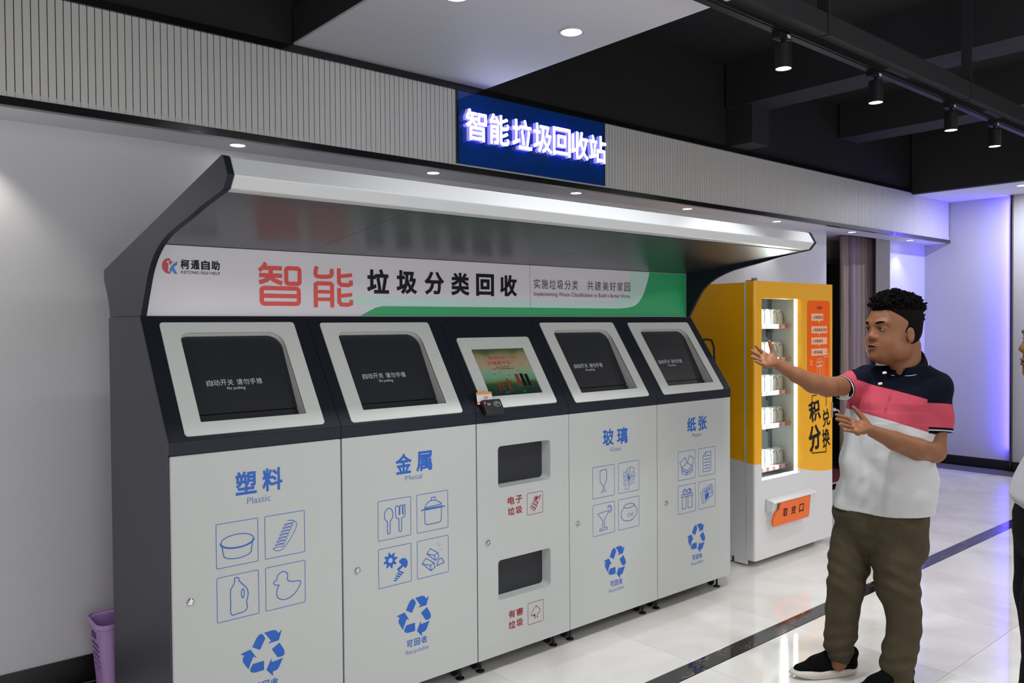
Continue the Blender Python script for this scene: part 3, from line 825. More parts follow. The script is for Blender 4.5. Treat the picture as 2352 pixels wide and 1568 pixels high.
        for p_, c_ in ((.24, (36, 70, 40)), (.30, (100, 110, 60)), (.36, (84, 140, 120)), (.52, (126, 140, 112)), (.66, (146, 126, 104)), (.86, (126, 116, 84)), (.95, (70, 84, 50))):
            q = e.new(p_); q.color = srgb(*c_)
        nt.links.new(tc.outputs['Object'], sx.inputs[0]); nt.links.new(sx.outputs['Z'], mr.inputs[0]); nt.links.new(tc.outputs['Object'], ns.inputs['Vector'])
        nt.links.new(ns.outputs['Fac'], ad.inputs[0]); nt.links.new(mr.outputs[0], ad.inputs[2]); 
        sb = nt.nodes.new('ShaderNodeMath'); sb.operation = 'SUBTRACT'; sb.inputs[1].default_value = .11
        nt.links.new(ad.outputs[0], sb.inputs[0]); nt.links.new(sb.outputs[0], rp.inputs[0])
        b.inputs['Base Color'].default_value = (.01, .01, .01, 1); b.inputs['Roughness'].default_value = .15
        nt.links.new(rp.outputs[0], b.inputs['Emission Color']); b.inputs['Emission Strength'].default_value = .75
        sc = MB(); poly(sc, P, rrect(.1185, .0785, .4555, .3465, .0005, 1), .002)
        so = sc.build('screen', ms, t)
        PS = SLOPE(.0026); q = MB()
        put_text(q, PS, '垃圾分一分', .20, .38, .285, .305, .02); q.build('lettering', mat('screen red', (20, 5, 5), .4, emit=(150, 40, 50), estr=.8), so)
        q = MB(); put_text(q, PS, '环境美十分', .185, .335, .252, .275, .02); q.build('lettering', MATS['screen red'], so)
        q = MB(); put_text(q, PS, '垃圾分类 保护环境', .23, .31, .236, .243, .01); put_text(q, PS, '让我们一起行动起来共建美好家园', .20, .34, .226, .232, .01)
        for (bx, bh) in ((.335, .075), (.368, .072), (.398, .068)):
            if bx > .34: poly(q, PS, [(bx - .010, .125), (bx + .010, .125), (bx + .011, .125 + bh), (bx - .011, .125 + bh)])
        q.build('lettering', mat('screen dark', (6, 8, 8), .4), so)
        for (px, sz) in ((.20, .8), (.225, .6), (.265, 1.15)):
            q = MB()
            for L in ([(-.006, 0), (.006, 0), (.007, .03), (-.007, .03)], [(-.02, .028), (-.004, .022), (.006, .022), (.022, .034), (.02, .038), (0, .032), (-.021, .033)], [(-.007, 0), (-.002, 0), (-.004, -.022), (-.012, -.02)], [(.002, 0), (.007, 0), (.014, -.018), (.008, -.02)]):
                poly(q, PS, [(px + sz * x, .120 + sz * y) for x, y in L], .0028)
            poly(q, PS, [(px + sz * x, .120 + sz * (.040 + y)) for x, y in arc(0, 0, .006, .007, 0, 330, 10)], .0028)
            q.build('figure_print', mat('screen rust', (10, 4, 3), .4, emit=(120, 44, 30), estr=.7), so)
        q = MB(); poly(q, PS, [(.325, .125), (.346, .125), (.347, .195), (.324, .195)]); q.build('bin_print', MATS['screen rust'], so)
        M_LEAF = mat('screen green', (6, 10, 6), .4, emit=(60, 120, 60), estr=.8)
        for x, y, a in ((.20, .20, .3), (.29, .19, .2), (.40, .25, -.2), (.38, .30, 1.0), (.24, .21, .1), (.36, .215, 0)):
            q = MB(); poly(q, PS, [(x + .012 * math.cos(a) * c - .003 * math.sin(a) * s_, y + .012 * math.sin(a) * c + .003 * math.cos(a) * s_) for c, s_ in ((-1, 0), (0, -1), (1, 0), (0, 1))]); q.build('leaf_print', M_LEAF, so)
        q = MB(); put_text(q, PS, '登录', .225, .245, .092, .100, .01); put_text(q, PS, '注册', .335, .355, .092, .100, .01)
        q.build('lettering', M_LEAF, so)
        for gx in (.135, .395):     # round speaker grilles above the screen
            q = MB()
            for k in range(5): q.add([P.p(gx + x, .470 + .008 * (k - 2) + y, .001) for x, y in ((-.016 + .003 * abs(k - 2), -.0022), (.016 - .003 * abs(k - 2), -.0022), (.016 - .003 * abs(k - 2), .0022), (-.016 + .003 * abs(k - 2), .0022))], [(0, 1, 2, 3)])
            q.build('speaker_grille', M_GAP, t)
    # door
    PD = DOORP(0)
    if ci != 2:
        d = MB().box(g, w - g, 0, .02, DZ0, DZ1).build('door', M_DOOR, t, bevel=.006 if ci == 0 else .003, seg=3)
    else:
        d = MB(); n = 64; PB = DOORP(0)
        ops = [((.128, .878, .468, 1.076), (g, .70, w - g, DZ1)), ((.125, .341, .466, .532), (g, DZ0, w - g, .70))]
        for (a0, b0, a1, b1), (c0, d0, c1, d1) in ops:
            ring_plate(d, PB, rrect(c0, d0, c1, d1, 1e-4, 8), rrect(a0, b0, a1, b1, .018, 8), -.02, 0)
        d = d.build('door', M_DOOR, t)
        for (a0, b0, a1, b1), _ in ops:
            rr = rrect(a0, b0, a1, b1, .018, 8); r2 = rrect(a0 + .002, b0 + .008, a1 - .014, b1 - .002, .018, 8); n = len(rr)
            q = MB(); q.add([PB.p(*p_, -.001) for p_ in rr] + [PB.p(*p_, -.048) for p_ in r2], [(i, (i + 1) % n, (i + 1) % n + n, i + n) for i in range(n)])
            o = q.build('recess_wall', M_DOOR, d)
            q = MB(); poly(q, PB, [(a0 - .004, b0 - .004), (a1 + .004, b0 - .004), (a1 + .004, b1 + .004), (a0 - .004, b1 + .004)], -.0485); q.build('flap', M_FLAP, d)
    lock(d, *LOCKS[ci])
    for cx in (.06, w - .06):
        caster(t, cx, .09); caster(t, cx, .64)
    PG = DOORP(.0007)
    if ci in TITLE:
        L = LAY[ci]; x0, x1, z0, z1 = L['t']; cw = (x1 - x0) * .44
        mb = MB(); put_text(mb, PG, TITLE[ci][0][0], x0, x0 + cw, z0, z1, .026); put_text(mb, PG, TITLE[ci][0][1], x1 - cw, x1, z0, z1, .026)
        mb.build('lettering', M_BLUEP, d)
        mb = MB(); c, z0, z1 = L['e']; ew = {0: .093, 1: .087, 3: .090, 4: .086}[ci]; put_text(mb, PG, TITLE[ci][1], c - ew / 2, c + ew / 2, z0 - (.006 if ci == 4 else 0), z1, 0); mb.build('lettering', M_BLUEL, d); mb = MB(); c, z0, z1 = L['b']; put_text(mb, PG, 'Recyclable', c - .060, c + .060, z0 - .004, z1 + .002, 0)
        mb.build('lettering', M_BLUEL, d)
        mb = MB(); a0, a1, z0, z1 = L['k']; cw = (a1 - a0) * .29
        for k, ch in enumerate('可回收'): put_text(mb, PG, ch, a0 + (a1 - a0 - cw) / 2 * k, a0 + (a1 - a0 - cw) / 2 * k + cw, z0, z1, .022)
        mb.build('lettering', M_BLUEP, d)
        k = 0
        for r0, r1 in L['r']:
            for c0, c1 in L['c']:
                mb = MB(); ribbon(mb, PG, rrect(c0, r0, c1, r1, .004, 3), .0022, True); ICONS[ci][k](mb, PG, c0, r0, c1, r1, .0034)
                o = mb.build('icon', M_BLUEP, d); o['label'] = 'blue square outline icon of a ' + ICN[ci][k]; k += 1
        mb = MB(); recycle(mb, PG, *L['s']); mb.build('recycling_symbol', M_BLUEP, d)
    elif ci == 2:
        for (a, b_), z, ic in ((('电子', '垃圾'), .0, ic_phone), (('有害', '垃圾'), -.536, ic_hazard)):
            for r_, s_ in enumerate((a, b_)):
                mb = MB()
                for k, ch in enumerate(s_): put_text(mb, PG, ch, .186 + .050 * k, .230 + .050 * k, .789 + z - .052 * r_ - .014 * (z < 0), .827 + z - .052 * r_ - .014 * (z < 0), .024)
                mb.build('lettering', M_CRIM, d)
            mb = MB(); y0 = .720 + z - .006 * (z < 0); ribbon(mb, PG, rrect(.311, y0, .414, y0 + .106, .005, 3), .0022, True); ic(mb, PG, .311, y0, .414, y0 + .106, .0028)
            mb.build('icon', M_CRIM, d)
    if ci == 0 or ci == 4:
        q = MB(); a, b_ = (-.004, 0.0) if ci == 0 else (w, w + .004)
        yz([(.004, DZ0 - .005), (.004, 1.200), (-.001, 1.200), (-.001, 1.245), (.303, 1.694), (.740, 1.694), (.740, DZ0 - .005)], a, b_, q)
        q.build('side_panel', M_SIDE, t, bevel=.0015)
    if ci == 4:
        q = MB(); q.tube([(w + .004, .20, 1.548), (w + .030, .20, 1.552), (w + .036, .165, 1.545), (w + .034, .145, 1.50), (w + .02, .13, 1.40), (w + .004, .12, 1.37)], .0075, 10)
        q.build('handle', M_RUB, t, smooth=True)

# card reader with a card behind it, on the narrow middle cabinet
P = Plane(V(1.404, 0, SILL) + SD * (-.012), (1, 0, 0), SD, 0)
cr = empty('card_reader', tuple(P.p(0, 0)), 'black card reader with a tiny red light below the touch screen', 'card reader')
PL = Plane((0, 0, 0), (1, 0, 0), SD, 0)
def bxp(P, x0, x1, s0, s1, h0, h1, mb):
    return mb.prism([P.p(x0, s0, 0), P.p(x1, s0, 0), P.p(x1, s1, 0), P.p(x0, s1, 0)], h0 * P.n, h1 * P.n)
bxp(PL, .006, .118, -.012, .062, .0065, .034, MB()).build('case', M_RUB, cr, bevel=.005)
q = MB(); ribbon(q, Plane(V(0, 0, 0), (1, 0, 0), SD, .0347), curve_pts([(.072, .022), (.068, .034), (.076, .044), (.092, .046), (.104, .036), (.100, .022)], 4), .002)
ribbon(q, Plane(V(0, 0, 0), (1, 0, 0), SD, .0347), arc(.086, .030, .008, .010, 0, 300, 10), .002); put_text(q, Plane(V(0, 0, 0), (1, 0, 0), SD, .0347), '读卡', .028, .048, .030, .040, .01)
q.build('symbol_print', M_WHTP, cr)
MB().add([PL.p(.017 + .003 * math.cos(a), .044 + .006 * math.sin(a), .0348) for a in np.linspace(0, 6.28, 9)[:-1]], [tuple(range(8))]).build('indicator', mat('red indicator', (200, 10, 20), .4, emit=(255, 30, 40), estr=5), cr)
vc = empty('card', tuple(P.p(0.0, .05, .012)), 'orange and white card propped behind the black card reader', 'card')
PV = Plane((0, 0, 0), (1, 0, 0), V(0, .18, .98) / np.linalg.norm([.18, .98]), 0)
bxp(PV, -.01, .082, 0, .056, 0, .001, MB()).build('card_sheet', M_HEAD, vc)
q = MB(); bxp(PV, -.0101, .0821, .044, .056, .0011, .0013, q); q.build('orange_band', mat('amber print', (222, 150, 34), .5), vc)
q = MB(); bxp(PV, -.0101, .0821, .006, .012, .0011, .0013, q); q.build('orange_line', M_ORG, vc)
q = MB(); put_text(q, PV, 'VIP', .030, .056, .020, .036, .02, h=.0016); q.build('lettering', mat('gold print', (176, 130, 40), .4), vc)

# ---- canopy with header
cn = empty('kiosk_canopy', (0, 0, 1.695), 'dark canopy with white front lip and printed header over the recycling cabinets', 'canopy')
WK = 3.388; Z0 = 1.695
prof = [(.303, 0.0005)] + curve_pts([(.288, 1.72 - Z0), (.245, 1.79 - Z0), (.190, 1.868 - Z0), (.109, 1.928 - Z0), (.002, 1.970 - Z0), (-.110, 1.993 - Z0), (-.250, 2.017 - Z0), (-.36, 2.038 - Z0), (-.527, 2.063 - Z0)], 4) + \
       [(-.545, 2.068 - Z0), (-.577, 2.106 - Z0), (-.545, 2.166 - Z0), (-.53, 2.171 - Z0), (.822, 1.900 - Z0), (.818, 1.848 - Z0)] + curve_pts([(.805, 1.835 - Z0), (.772, 1.792 - Z0), (.748, 1.745 - Z0), (.736, 1.70 - Z0)], 3) + [(.736, .0005)]
for a, b in ((0, .022), (WK - .022, WK)):
    q = MB(); yz(prof, a, b, q); o = q.build('side_panel', M_SIDE, cn, bevel=.002)
    me = o.data; me.materials.append(M_NAVY)
    for p in me.polygons:
        if abs(p.normal.x) < .5 or (a > 1 and p.normal.x < 0): p.material_index = 1
q = MB(); yz([(-.50, 2.152 - Z0), (-.50, 2.145 - Z0), (.80, 1.885 - Z0), (.80, 1.893 - Z0)], .023, WK - .023, q); q.build('roof_sheet', M_SIDE, cn)
q = MB(); yz([(.80, 1.886 - Z0), (.79, 1.886 - Z0), (.72, 1.70 - Z0), (.73, 1.70 - Z0)], .023, WK - .023, q); q.build('back_sheet', M_SIDE, cn)
q = MB(); yz([(-.543, 2.070 - Z0), (-.575, 2.106 - Z0), (-.541, 2.166 - Z0), (-.51, 2.158 - Z0), (-.50, 2.152 - Z0), (-.48, 2.064 - Z0)], .0225, WK - .0225, q)
q.build('front_lip', M_LIP, cn, bevel=.003, seg=3)
sx = [.023, .695, 1.38, 1.985, 2.735, WK - .023]
for i in range(5):
    q = MB(); yz([(-.50, 2.0625 - Z0), (.335, 1.975 - Z0), (.335, 1.983 - Z0), (-.50, 2.0705 - Z0)], sx[i] + .001, sx[i + 1] - .001, q); q.build('soffit_panel', M_SOFK, cn)
HS = 2.004
PH = Plane((0, .32, 0), (1, 0, 0), (0, 0, 1), .0007)
for a, b in ((.023, HS - .0015), (HS + .0015, WK - .023)):
    q = MB().box(a, b, .32, .33, .002, 1.975 - Z0); q.build('header_panel', M_HEAD, cn)
gt = lambda L: [(x, z - Z0) for x, z in L]
q = MB(); poly(q, PH, gt([(.958, 1.699), (HS - .002, 1.699), (HS - .002, 1.746), (1.08, 1.745), (1.04, 1.738), (1.0, 1.72), (.975, 1.707)]))
poly(q, PH, gt([(HS + .002, 1.699), (2.70, 1.699), (2.70, 1.746), (HS + .002, 1.746)]))
cv = curve_pts([(2.70, 1.746), (2.80, 1.753), (2.87, 1.770), (2.915, 1.805), (2.945, 1.845), (2.968, 1.892), (2.986, 1.935), (2.997, 1.973)], 3)
for i in range(len(cv) - 1): poly(q, PH, gt([cv[i], (3.362, cv[i][1]) if i else (3.362, 1.746), (3.362, cv[i + 1][1]), cv[i + 1]]))
poly(q, PH, gt([(2.70, 1.699), (3.362, 1.699), (3.362, 1.746), (2.70, 1.746)]))
q.build('green_print', M_GREEN, cn)
cw = curve_pts([(2.57, 1.783), (2.66, 1.787), (2.722, 1.805), (2.765, 1.835), (2.795, 1.870), (2.815, 1.92), (2.829, 1.973)], 4)
q = MB(); poly(q, PH, gt([(.76, 1.772), (.90, 1.752), (1.0, 1.748), (HS - .002, 1.747), (HS - .002, 1.782), (1.2, 1.790), (.9, 1.788)])); poly(q, PH, gt([(HS + .002, 1.747), (2.57, 1.747), (2.57, 1.783), (HS + .002, 1.782)]))
N = len(cw); cvr = [cv[int(round(i * (len(cv) - 1) / (N - 1)))] for i in range(N)]
for i in range(N - 1): poly(q, PH, gt([cw[i], cvr[i] if i else (2.57, 1.747), cvr[i + 1], cw[i + 1]]))
q.build('mint_print', M_MINT, cn)
PH2 = Plane((0, .32, -Z0), (1, 0, 0), (0, 0, 1), .0016)
# company mark and name
q = MB(); c = (.110, 1.892)
poly(q, PH2, [(c[0] + x, c[1] + z) for x, z in arc(0, 0, .024, .030, 75, 285, 18) + [(-.001, -.02), (-.001, .012), (-.006, .014), (-.004, .020), (.008, .022)]])
poly(q, PH2, [(c[0] + .002, c[1] + .022), (c[0] + .018, c[1] + .018), (c[0] + .010, c[1] + .008), (c[0] + .003, c[1] + .004)])
q.build('logo', mat('logo red', (196, 38, 58), .4), cn)
q = MB(); poly(q, PH2, [(c[0] + .003, c[1] - .03), (c[0] + .006, c[1] - .008), (c[0] + .018, c[1] + .008), (c[0] + .034, c[1] + .020), (c[0] + .033, c[1] + .006), (c[0] + .020, c[1] - .004), (c[0] + .034, c[1] - .030), (c[0] + .022, c[1] - .030), (c[0] + .012, c[1] - .014), (c[0] + .010, c[1] - .024)])
q.build('logo', mat('logo blue', (36, 120, 200), .4), cn)
q = MB()
for k, ch in enumerate('柯通自助'): put_text(q, PH2, ch, .156 + .0405 * k, .190 + .0405 * k, 1.882, 1.920, .03)
put_text(q, PH2, 'KETONG SELF-HELP', .158, .312, 1.864, 1.8755, 0.0)
for k, ch in enumerate('垃圾分类回收'): put_text(q, PH2, ch, .994 + .1595 * k, 1.112 + .1595 * k, 1.803, 1.917, .036)
q.build('lettering', M_BLKP, cn)
q = MB()
for k, ch in enumerate('实施垃圾分类'): put_text(q, PH2, ch, 2.030 + .0585 * k, 2.078 + .0585 * k, 1.850, 1.903, -.004)
for k, ch in enumerate('共建美好家园'): put_text(q, PH2, ch, 2.445 + .0640 * k, 2.497 + .0640 * k, 1.850, 1.903, -.004)
put_text(q, PH2, 'Implementing Waste Classification to Build a Better Home', 2.030, 2.815, 1.804, 1.833, -.006)
q.build('lettering', M_GRYP, cn)
# the two rounded red characters, stroke by stroke
q = MB()
def zc(p): return (.477 + (p[0] - 1237) / 300 * .192, 1.921 - (p[1] - 205) / 308 * .179)
def nc(p): return (.726 + (p[0] - 1628) / 279 * .195, 1.916 - (p[1] - 222) / 293 * .180)
def RB(f, L, w, closed=False): ribbon(q, PH2, [f(p) for p in L], w, closed, .0016)
w1 = .0185
RB(zc, rrect(1427, 236, 1523, 350, 16, 4), w1, True); RB(zc, rrect(1254, 386, 1516, 499, 20, 4), w1, True); RB(zc, [(1254, 442), (1516, 442)], w1)
RB(zc, [(1284, 203), (1268, 232), (1238, 262)], w1 * .9); RB(zc, [(1262, 240), (1397, 240)], w1); RB(zc, [(1238, 294), (1397, 294)], w1); RB(zc, [(1318, 240), (1318, 300)], w1)
RB(zc, curve_pts([(1326, 290), (1290, 326), (1238, 346)], 3), w1); RB(zc, curve_pts([(1310, 300), (1345, 330), (1397, 350)], 3), w1)
RB(nc, curve_pts([(1652, 222), (1642, 262), (1650, 290), (1700, 294), (1744, 288), (1757, 262), (1752, 236)], 4), w1)
RB(nc, [(1642, 515), (1642, 352), (1656, 342), (1742, 342), (1756, 352), (1756, 500), (1744, 502)], w1); RB(nc, [(1642, 402), (1756, 402)], w1 * .85); RB(nc, [(1642, 456), (1756, 456)], w1 * .85)
for y0 in (222, 366):
    RB(nc, [(1806, y0 + 6), (1806, y0 + 108), (1820, y0 + 126), (1870, y0 + 128), (1893, y0 + 118), (1893, y0 + 92)], w1); RB(nc, [(1806, y0 + 66), (1900, y0 + 52)], w1 * .9)
q.build('lettering', M_REDP, cn)
# ------------------------------------------------------------------ vending machine (front at y 0.1126)
VX, VYF = 3.835, .1126; VW, VH = 1.028, 1.938
vm = empty('vending_machine', (VX, VYF, 0), 'tall yellow and white vending machine with a lit glass window, beside the recycling kiosk', 'vending machine')
CUT = .70
yel_split = lambda x: CUT - .03 * 0 
def vbox(x0, x1, y0, y1, z0, z1, nm, m, par=None, bevel=0, seg=2): return MB().box(x0, x1, y0, y1, z0, z1).build(nm, m, par or vm, bevel=bevel, seg=seg)
# two-tone paint: white below a curving line, yellow above
def two_tone():
    m = bpy.data.materials.new('yellow and white gloss paint'); m.use_nodes = True; nt = m.node_tree; b = nt.nodes['Principled BSDF']
    b.inputs['Roughness'].default_value = .3; b.inputs['Coat Weight'].default_value = .2
    tc = nt.nodes.new('ShaderNodeTexCoord'); s = nt.nodes.new('ShaderNodeSeparateXYZ'); nt.links.new(tc.outputs['Object'], s.inputs[0])
    # limit = .70 - curve(x) + rise along the side (y)
    mr = nt.nodes.new('ShaderNodeMapRange'); mr.interpolation_type = 'SMOOTHSTEP'
    for i, v in enumerate((0, 1.0, .700, .548)): mr.inputs[i + 1].default_value = v
    nt.links.new(s.outputs['X'], mr.inputs[0])
    my = nt.nodes.new('ShaderNodeMath'); my.operation = 'MULTIPLY_ADD'; my.inputs[1].default_value = .12; nt.links.new(s.outputs['Y'], my.inputs[0]); nt.links.new(mr.outputs[0], my.inputs[2])
    gt_ = nt.nodes.new('ShaderNodeMath'); gt_.operation = 'GREATER_THAN'; nt.links.new(s.outputs['Z'], gt_.inputs[0]); nt.links.new(my.outputs[0], gt_.inputs[1])
    mx = nt.nodes.new('ShaderNodeMix'); mx.data_type = 'RGBA'; mx.inputs[6].default_value = srgb(214, 214, 214); mx.inputs[7].default_value = srgb(242, 174, 6)
    nt.links.new(gt_.outputs[0], mx.inputs[0]); nt.links.new(mx.outputs[2], b.inputs['Base Color'])
    return m
M_TWO = two_tone()
# carcass: left side, top, right side, back, bottom box (the middle is the lit chamber)
cb = MB(); cb.box(.004, .03, .085, .82, .05, 1.93).box(VW - .03, VW - .002, .085, .82, .05, 1.93).box(.03, VW - .03, .79, .82, .05, 1.93).box(.03, VW - .03, .085, .79, .05, .52).box(.03, VW - .03, .085, .79, 1.86, 1.93).box(.755, VW - .03, .085, .79, .52, 1.86)
cb.build('carcass', M_TWO, vm)
vbox(.003, .012, .070, .084, .06, 1.925, 'door_seam', M_VIN)
# door leaf with window hole
wx0, wx1, wz0, wz1 = .080, .600, .582, 1.822
dd = MB(); n = 48; PVF = Plane((0, 0, 0), (1, 0, 0), (0, 0, 1), 0)
for a_, b_, c_, d_ in ((.02, wx0, .045, VH), (wx1, VW, .045, VH), (wx0, wx1, .045, wz0), (wx0, wx1, wz1, VH)): dd.box(a_, b_, 0, .068, c_, d_)
qc = [(.02 - .02 * math.sin(t), .02 - .02 * math.cos(t)) for t in np.linspace(0, math.pi / 2, 8)] + [(0, .068), (.02, .068)]
dd.prism([(x_, y_, .045) for x_, y_ in qc], V(0, 0, 0), V(0, 0, VH - .045))
dr_ = dd.build('door', M_TWO, vm)
q = MB(); q.add([(wx0 - .001, .03, wz0 - .001), (wx1 + .001, .03, wz0 - .001), (wx1 + .001, .03, wz1 + .001), (wx0 - .001, .03, wz1 + .001)], [(0, 1, 2, 3)]); q.build('window_pane', M_GLASS, dr_)
# chamber liner
q = MB(); q.box(.031, .034, .086, .62, .53, 1.855).box(.032, .74, .615, .62, .53, 1.855).box(.032, .74, .086, .62, .53, .535).box(.032, .74, .086, .62, 1.85, 1.855)
q.build('chamber_liner', M_VIN, vm)
q = MB(); q.box(.74, .75, .072, .62, .53, 1.855); q.build('chamber_side', M_VIN, vm)
q = MB(); q.box(.598, .604, .040, .064, .56, 1.83); q.build('light_strip', M_WLED, vm)
q = MB()
for k in range(60): q.box(.5945, .598, .052, .056, .58 + .0205 * k, .586 + .0205 * k)
o = q.build('light_diodes', mat('pink led diode', (255, 120, 230), .4, emit=(255, 120, 240), estr=2), vm); o['kind'] = 'stuff'
# shelf columns and wiring at the back
q = MB()
for z in np.arange(.56, 1.82, .03): q.box(.705, .725, .33, .345, z, z + .018)
q.box(.728, .738, .33, .36, .54, 1.85); o = q.build('shelf_upright', mat('galvanised steel', (150, 156, 156), .4, metal=.6), vm)
for k, z in enumerate((1.70, 1.46, 1.22, .98)):
    q = MB(); q.tube(curve_pts([(.70, .36, z - .02), (.672, .35, z - .07), (.68, .34, z - .11), (.70, .35, z - .15)], 4), .006, 6); q.box(.69, .73, .32, .35, z - .12, z - .08); q.build('wiring', mat('grey wiring', (70, 76, 78), .6), vm)
SHZ = [1.640, 1.398, 1.158, .918, .610]
ROWN = ['top', 'second', 'middle', 'fourth', 'bottom']
item0 = None
for r, z in enumerate(SHZ):
    sh = vbox(.036, .735, .18, .60, z - .018, z - .002, 'shelf', M_VIN, vm)
    q = MB(); q.box(.04, .725, .168, .1795, z - .027, z + .004); q.build('tag_rail', M_WHTP, sh)
    q = MB()
    for k in range(8):
        x = .058 + .083 * k; q.box(x + .016, x + .046, .1665, .1678, z - .024, z + .001)
    q.build('price_tag', mat('red tag print', (226, 92, 80), .5), sh)
    for k in range(8):
        x = .050 + .083 * k
        if item0 is None:
            item0 = empty('package', (0, 0, 0), 'x', 'package')
            q = MB(); W2_, H = .070, .118
            ol = [(0, 0), (W2_, 0)] + [(W2_ / 2 + W2_ / 2 * math.cos(a), H - .026 + .026 * math.sin(a)) for a in np.linspace(0, math.pi, 9)]
            q.prism([(x_, 0, z_) for x_, z_ in ol], V(0, 0, 0), V(0, .06, 0)); q.build('carton', M_ITEM, item0, bevel=.006)
            q = MB(); q.tube([(W2_ / 2 + .030 * math.cos(a) , -.010 + .004 * a, .055 + .045 * math.sin(a)) for a in np.linspace(-.6, 2.4, 12)], .0016, 5)
            q.build('coil', mat('black coil wire', (24, 26, 28), .4), item0)
            it = item0
        else:
            it = item0.copy(); COL.objects.link(it)
            for ch in item0.children:
                c2 = ch.copy(); COL.objects.link(c2); c2.parent = it
        it.location = (VX + x, VYF + .215, z - .0015)
        it['label'] = 'white round-topped package in the vending machine, %s shelf, %s from the left' % (ROWN[r], ['first', 'second', 'third', 'fourth', 'fifth', 'sixth', 'seventh', 'eighth'][k]); it['group'] = 'white packages on the %s vending shelf' % ROWN[r]
        if r % 2: it.rotation_euler = (0, 0, 0)
# pick-up flap with hood
q = MB(); yz([(0, .452), (-.060, .440), (-.068, .428), (-.060, .424), (-.002, .424)], .125, .690, q)
yz([(-.002, .425), (-.062, .428), (-.048, .375), (-.002, .35)], .125, .139, q)
yz([(-.002, .425), (-.062, .428), (-.050, .375), (-.002, .35)], .612, .688, q); q.build('hood', M_VWH, vm, bevel=.004)
PO = Plane((.14, -.034, .262), (1, 0, 0), V(0, -.09, .996), 0)
q = MB(); fl_ = [(0.0, .018), (.012, .003), (.46, .003), (.470, .015), (.470, .150), (.460, .162), (.085, .162), (.075, .155), (.070, .115), (.030, .095), (.0, .065)]
q.prism([PO.p(*p_, 0) for p_ in fl_], 0 * PO.n, .012 * PO.n); fo = q.build('pickup_flap', M_ORG, vm)
q = MB(); q.box(.15, .60, -.034, 0, .268, .42).build('chute', M_VWH, vm)
q = MB()
for k, ch in enumerate('取货口'): put_text(q, Plane(PO.o, PO.a, PO.b, .0128), ch, .115 + .105 * k, .175 + .105 * k, .055, .115, .02)
q.build('lettering', M_BLKP, fo)
# orange instruction panel
PV1 = Plane((0, 0, 0), (1, 0, 0), (0, 0, 1), .0012)
q = MB(); X0 = .667
poly(q, PV1, rrect(X0, 1.240, .990, 1.815, (.02, .02, .03, .03), 5)); st = q.build('orange_poster', mat('orange print', (246, 98, 10), .6, spec=.2), vm)
PV2 = Plane((0, 0, 0), (1, 0, 0), (0, 0, 1), .0019)
q = MB()
for z1, x1 in ((1.720, .888), (1.628, .945), (1.546, .945), (1.464, .945)):
    poly(q, PV2, [(.722, z1 - .052), (x1, z1 - .052), (x1, z1), (.722, z1)])
for z in (1.668, 1.576, 1.494): poly(q, PV2, [(.822, z), (.842, z), (.832, z - .022)])
q.build('caption_plate', M_PEACH, st)
q = MB(); put_text(q, PV2, '兑换流程', .80, .875, 1.752, 1.776, .01)
PV3 = Plane((0, 0, 0), (1, 0, 0), (0, 0, 1), .0026)
for s_, z, x1 in (('1.扫码登录', 1.694, .880), ('2.选择商品兑换', 1.602, .935), ('3.兑换成功', 1.520, .885), ('4.取出商品', 1.438, .880)): put_text(q, PV3, s_, .742, x1, z - .013, z + .011, .005)
q.build('lettering', mat('brown print', (120, 50, 30), .5), st)
q = MB(); lw = .004
def st_(pts, c=False): ribbon(q, PV3, pts, lw, c)
st_([(.72 + .022 * (1 if k % 2 == 0 else .45) * math.sin(math.pi * k / 5), 1.365 + .026 * (1 if k % 2 == 0 else .45) * math.cos(math.pi * k / 5)) for k in range(10)], True)
st_([(.80, 1.255), (.80, 1.33), (.875, 1.335), (.875, 1.26)]); st_([(.79, 1.335), (.885, 1.34), (.885, 1.365), (.79, 1.36)], True); st_([(.832, 1.255), (.832, 1.362)]); st_([(.846, 1.255), (.846, 1.362)]); st_(arc(.82, 1.378, .016, .013, 0, 330, 10)); st_(arc(.856, 1.38, .016, .013, 210, 540, 10))
st_([(.90, 1.255), (.90, 1.42), (.975, 1.42), (.975, 1.26)]); st_([(.90, 1.40), (.975, 1.40)]); st_(arc(.938, 1.425, .022, .035, 0, 180, 8))
q.build('line_drawing', mat('pale line print', (250, 200, 170), .5), st)
# brush lettering and brackets
q = MB()
put_text(q, PV1, '积', .690, .850, .930, 1.085, .03, rot=.16); put_text(q, PV1, '分', .685, .860, .715, .905, .034, rot=.14)
put_text(q, PV1, '兑', .880, .990, .880, 1.010, .022, rot=.14); put_text(q, PV1, '换', .880, .990, .725, .865, .022, rot=.12)
ribbon(q, PV1, [(.735, .80), (.74, .70), (.935, .69), (.94, .76)], .008); ribbon(q, PV1, [(.735, 1.04), (.735, 1.12), (.80, 1.122)], .007); ribbon(q, PV1, [(.88, 1.12), (.935, 1.12), (.937, 1.03)], .007)
q.build('brush_lettering', M_BLKP, vm)
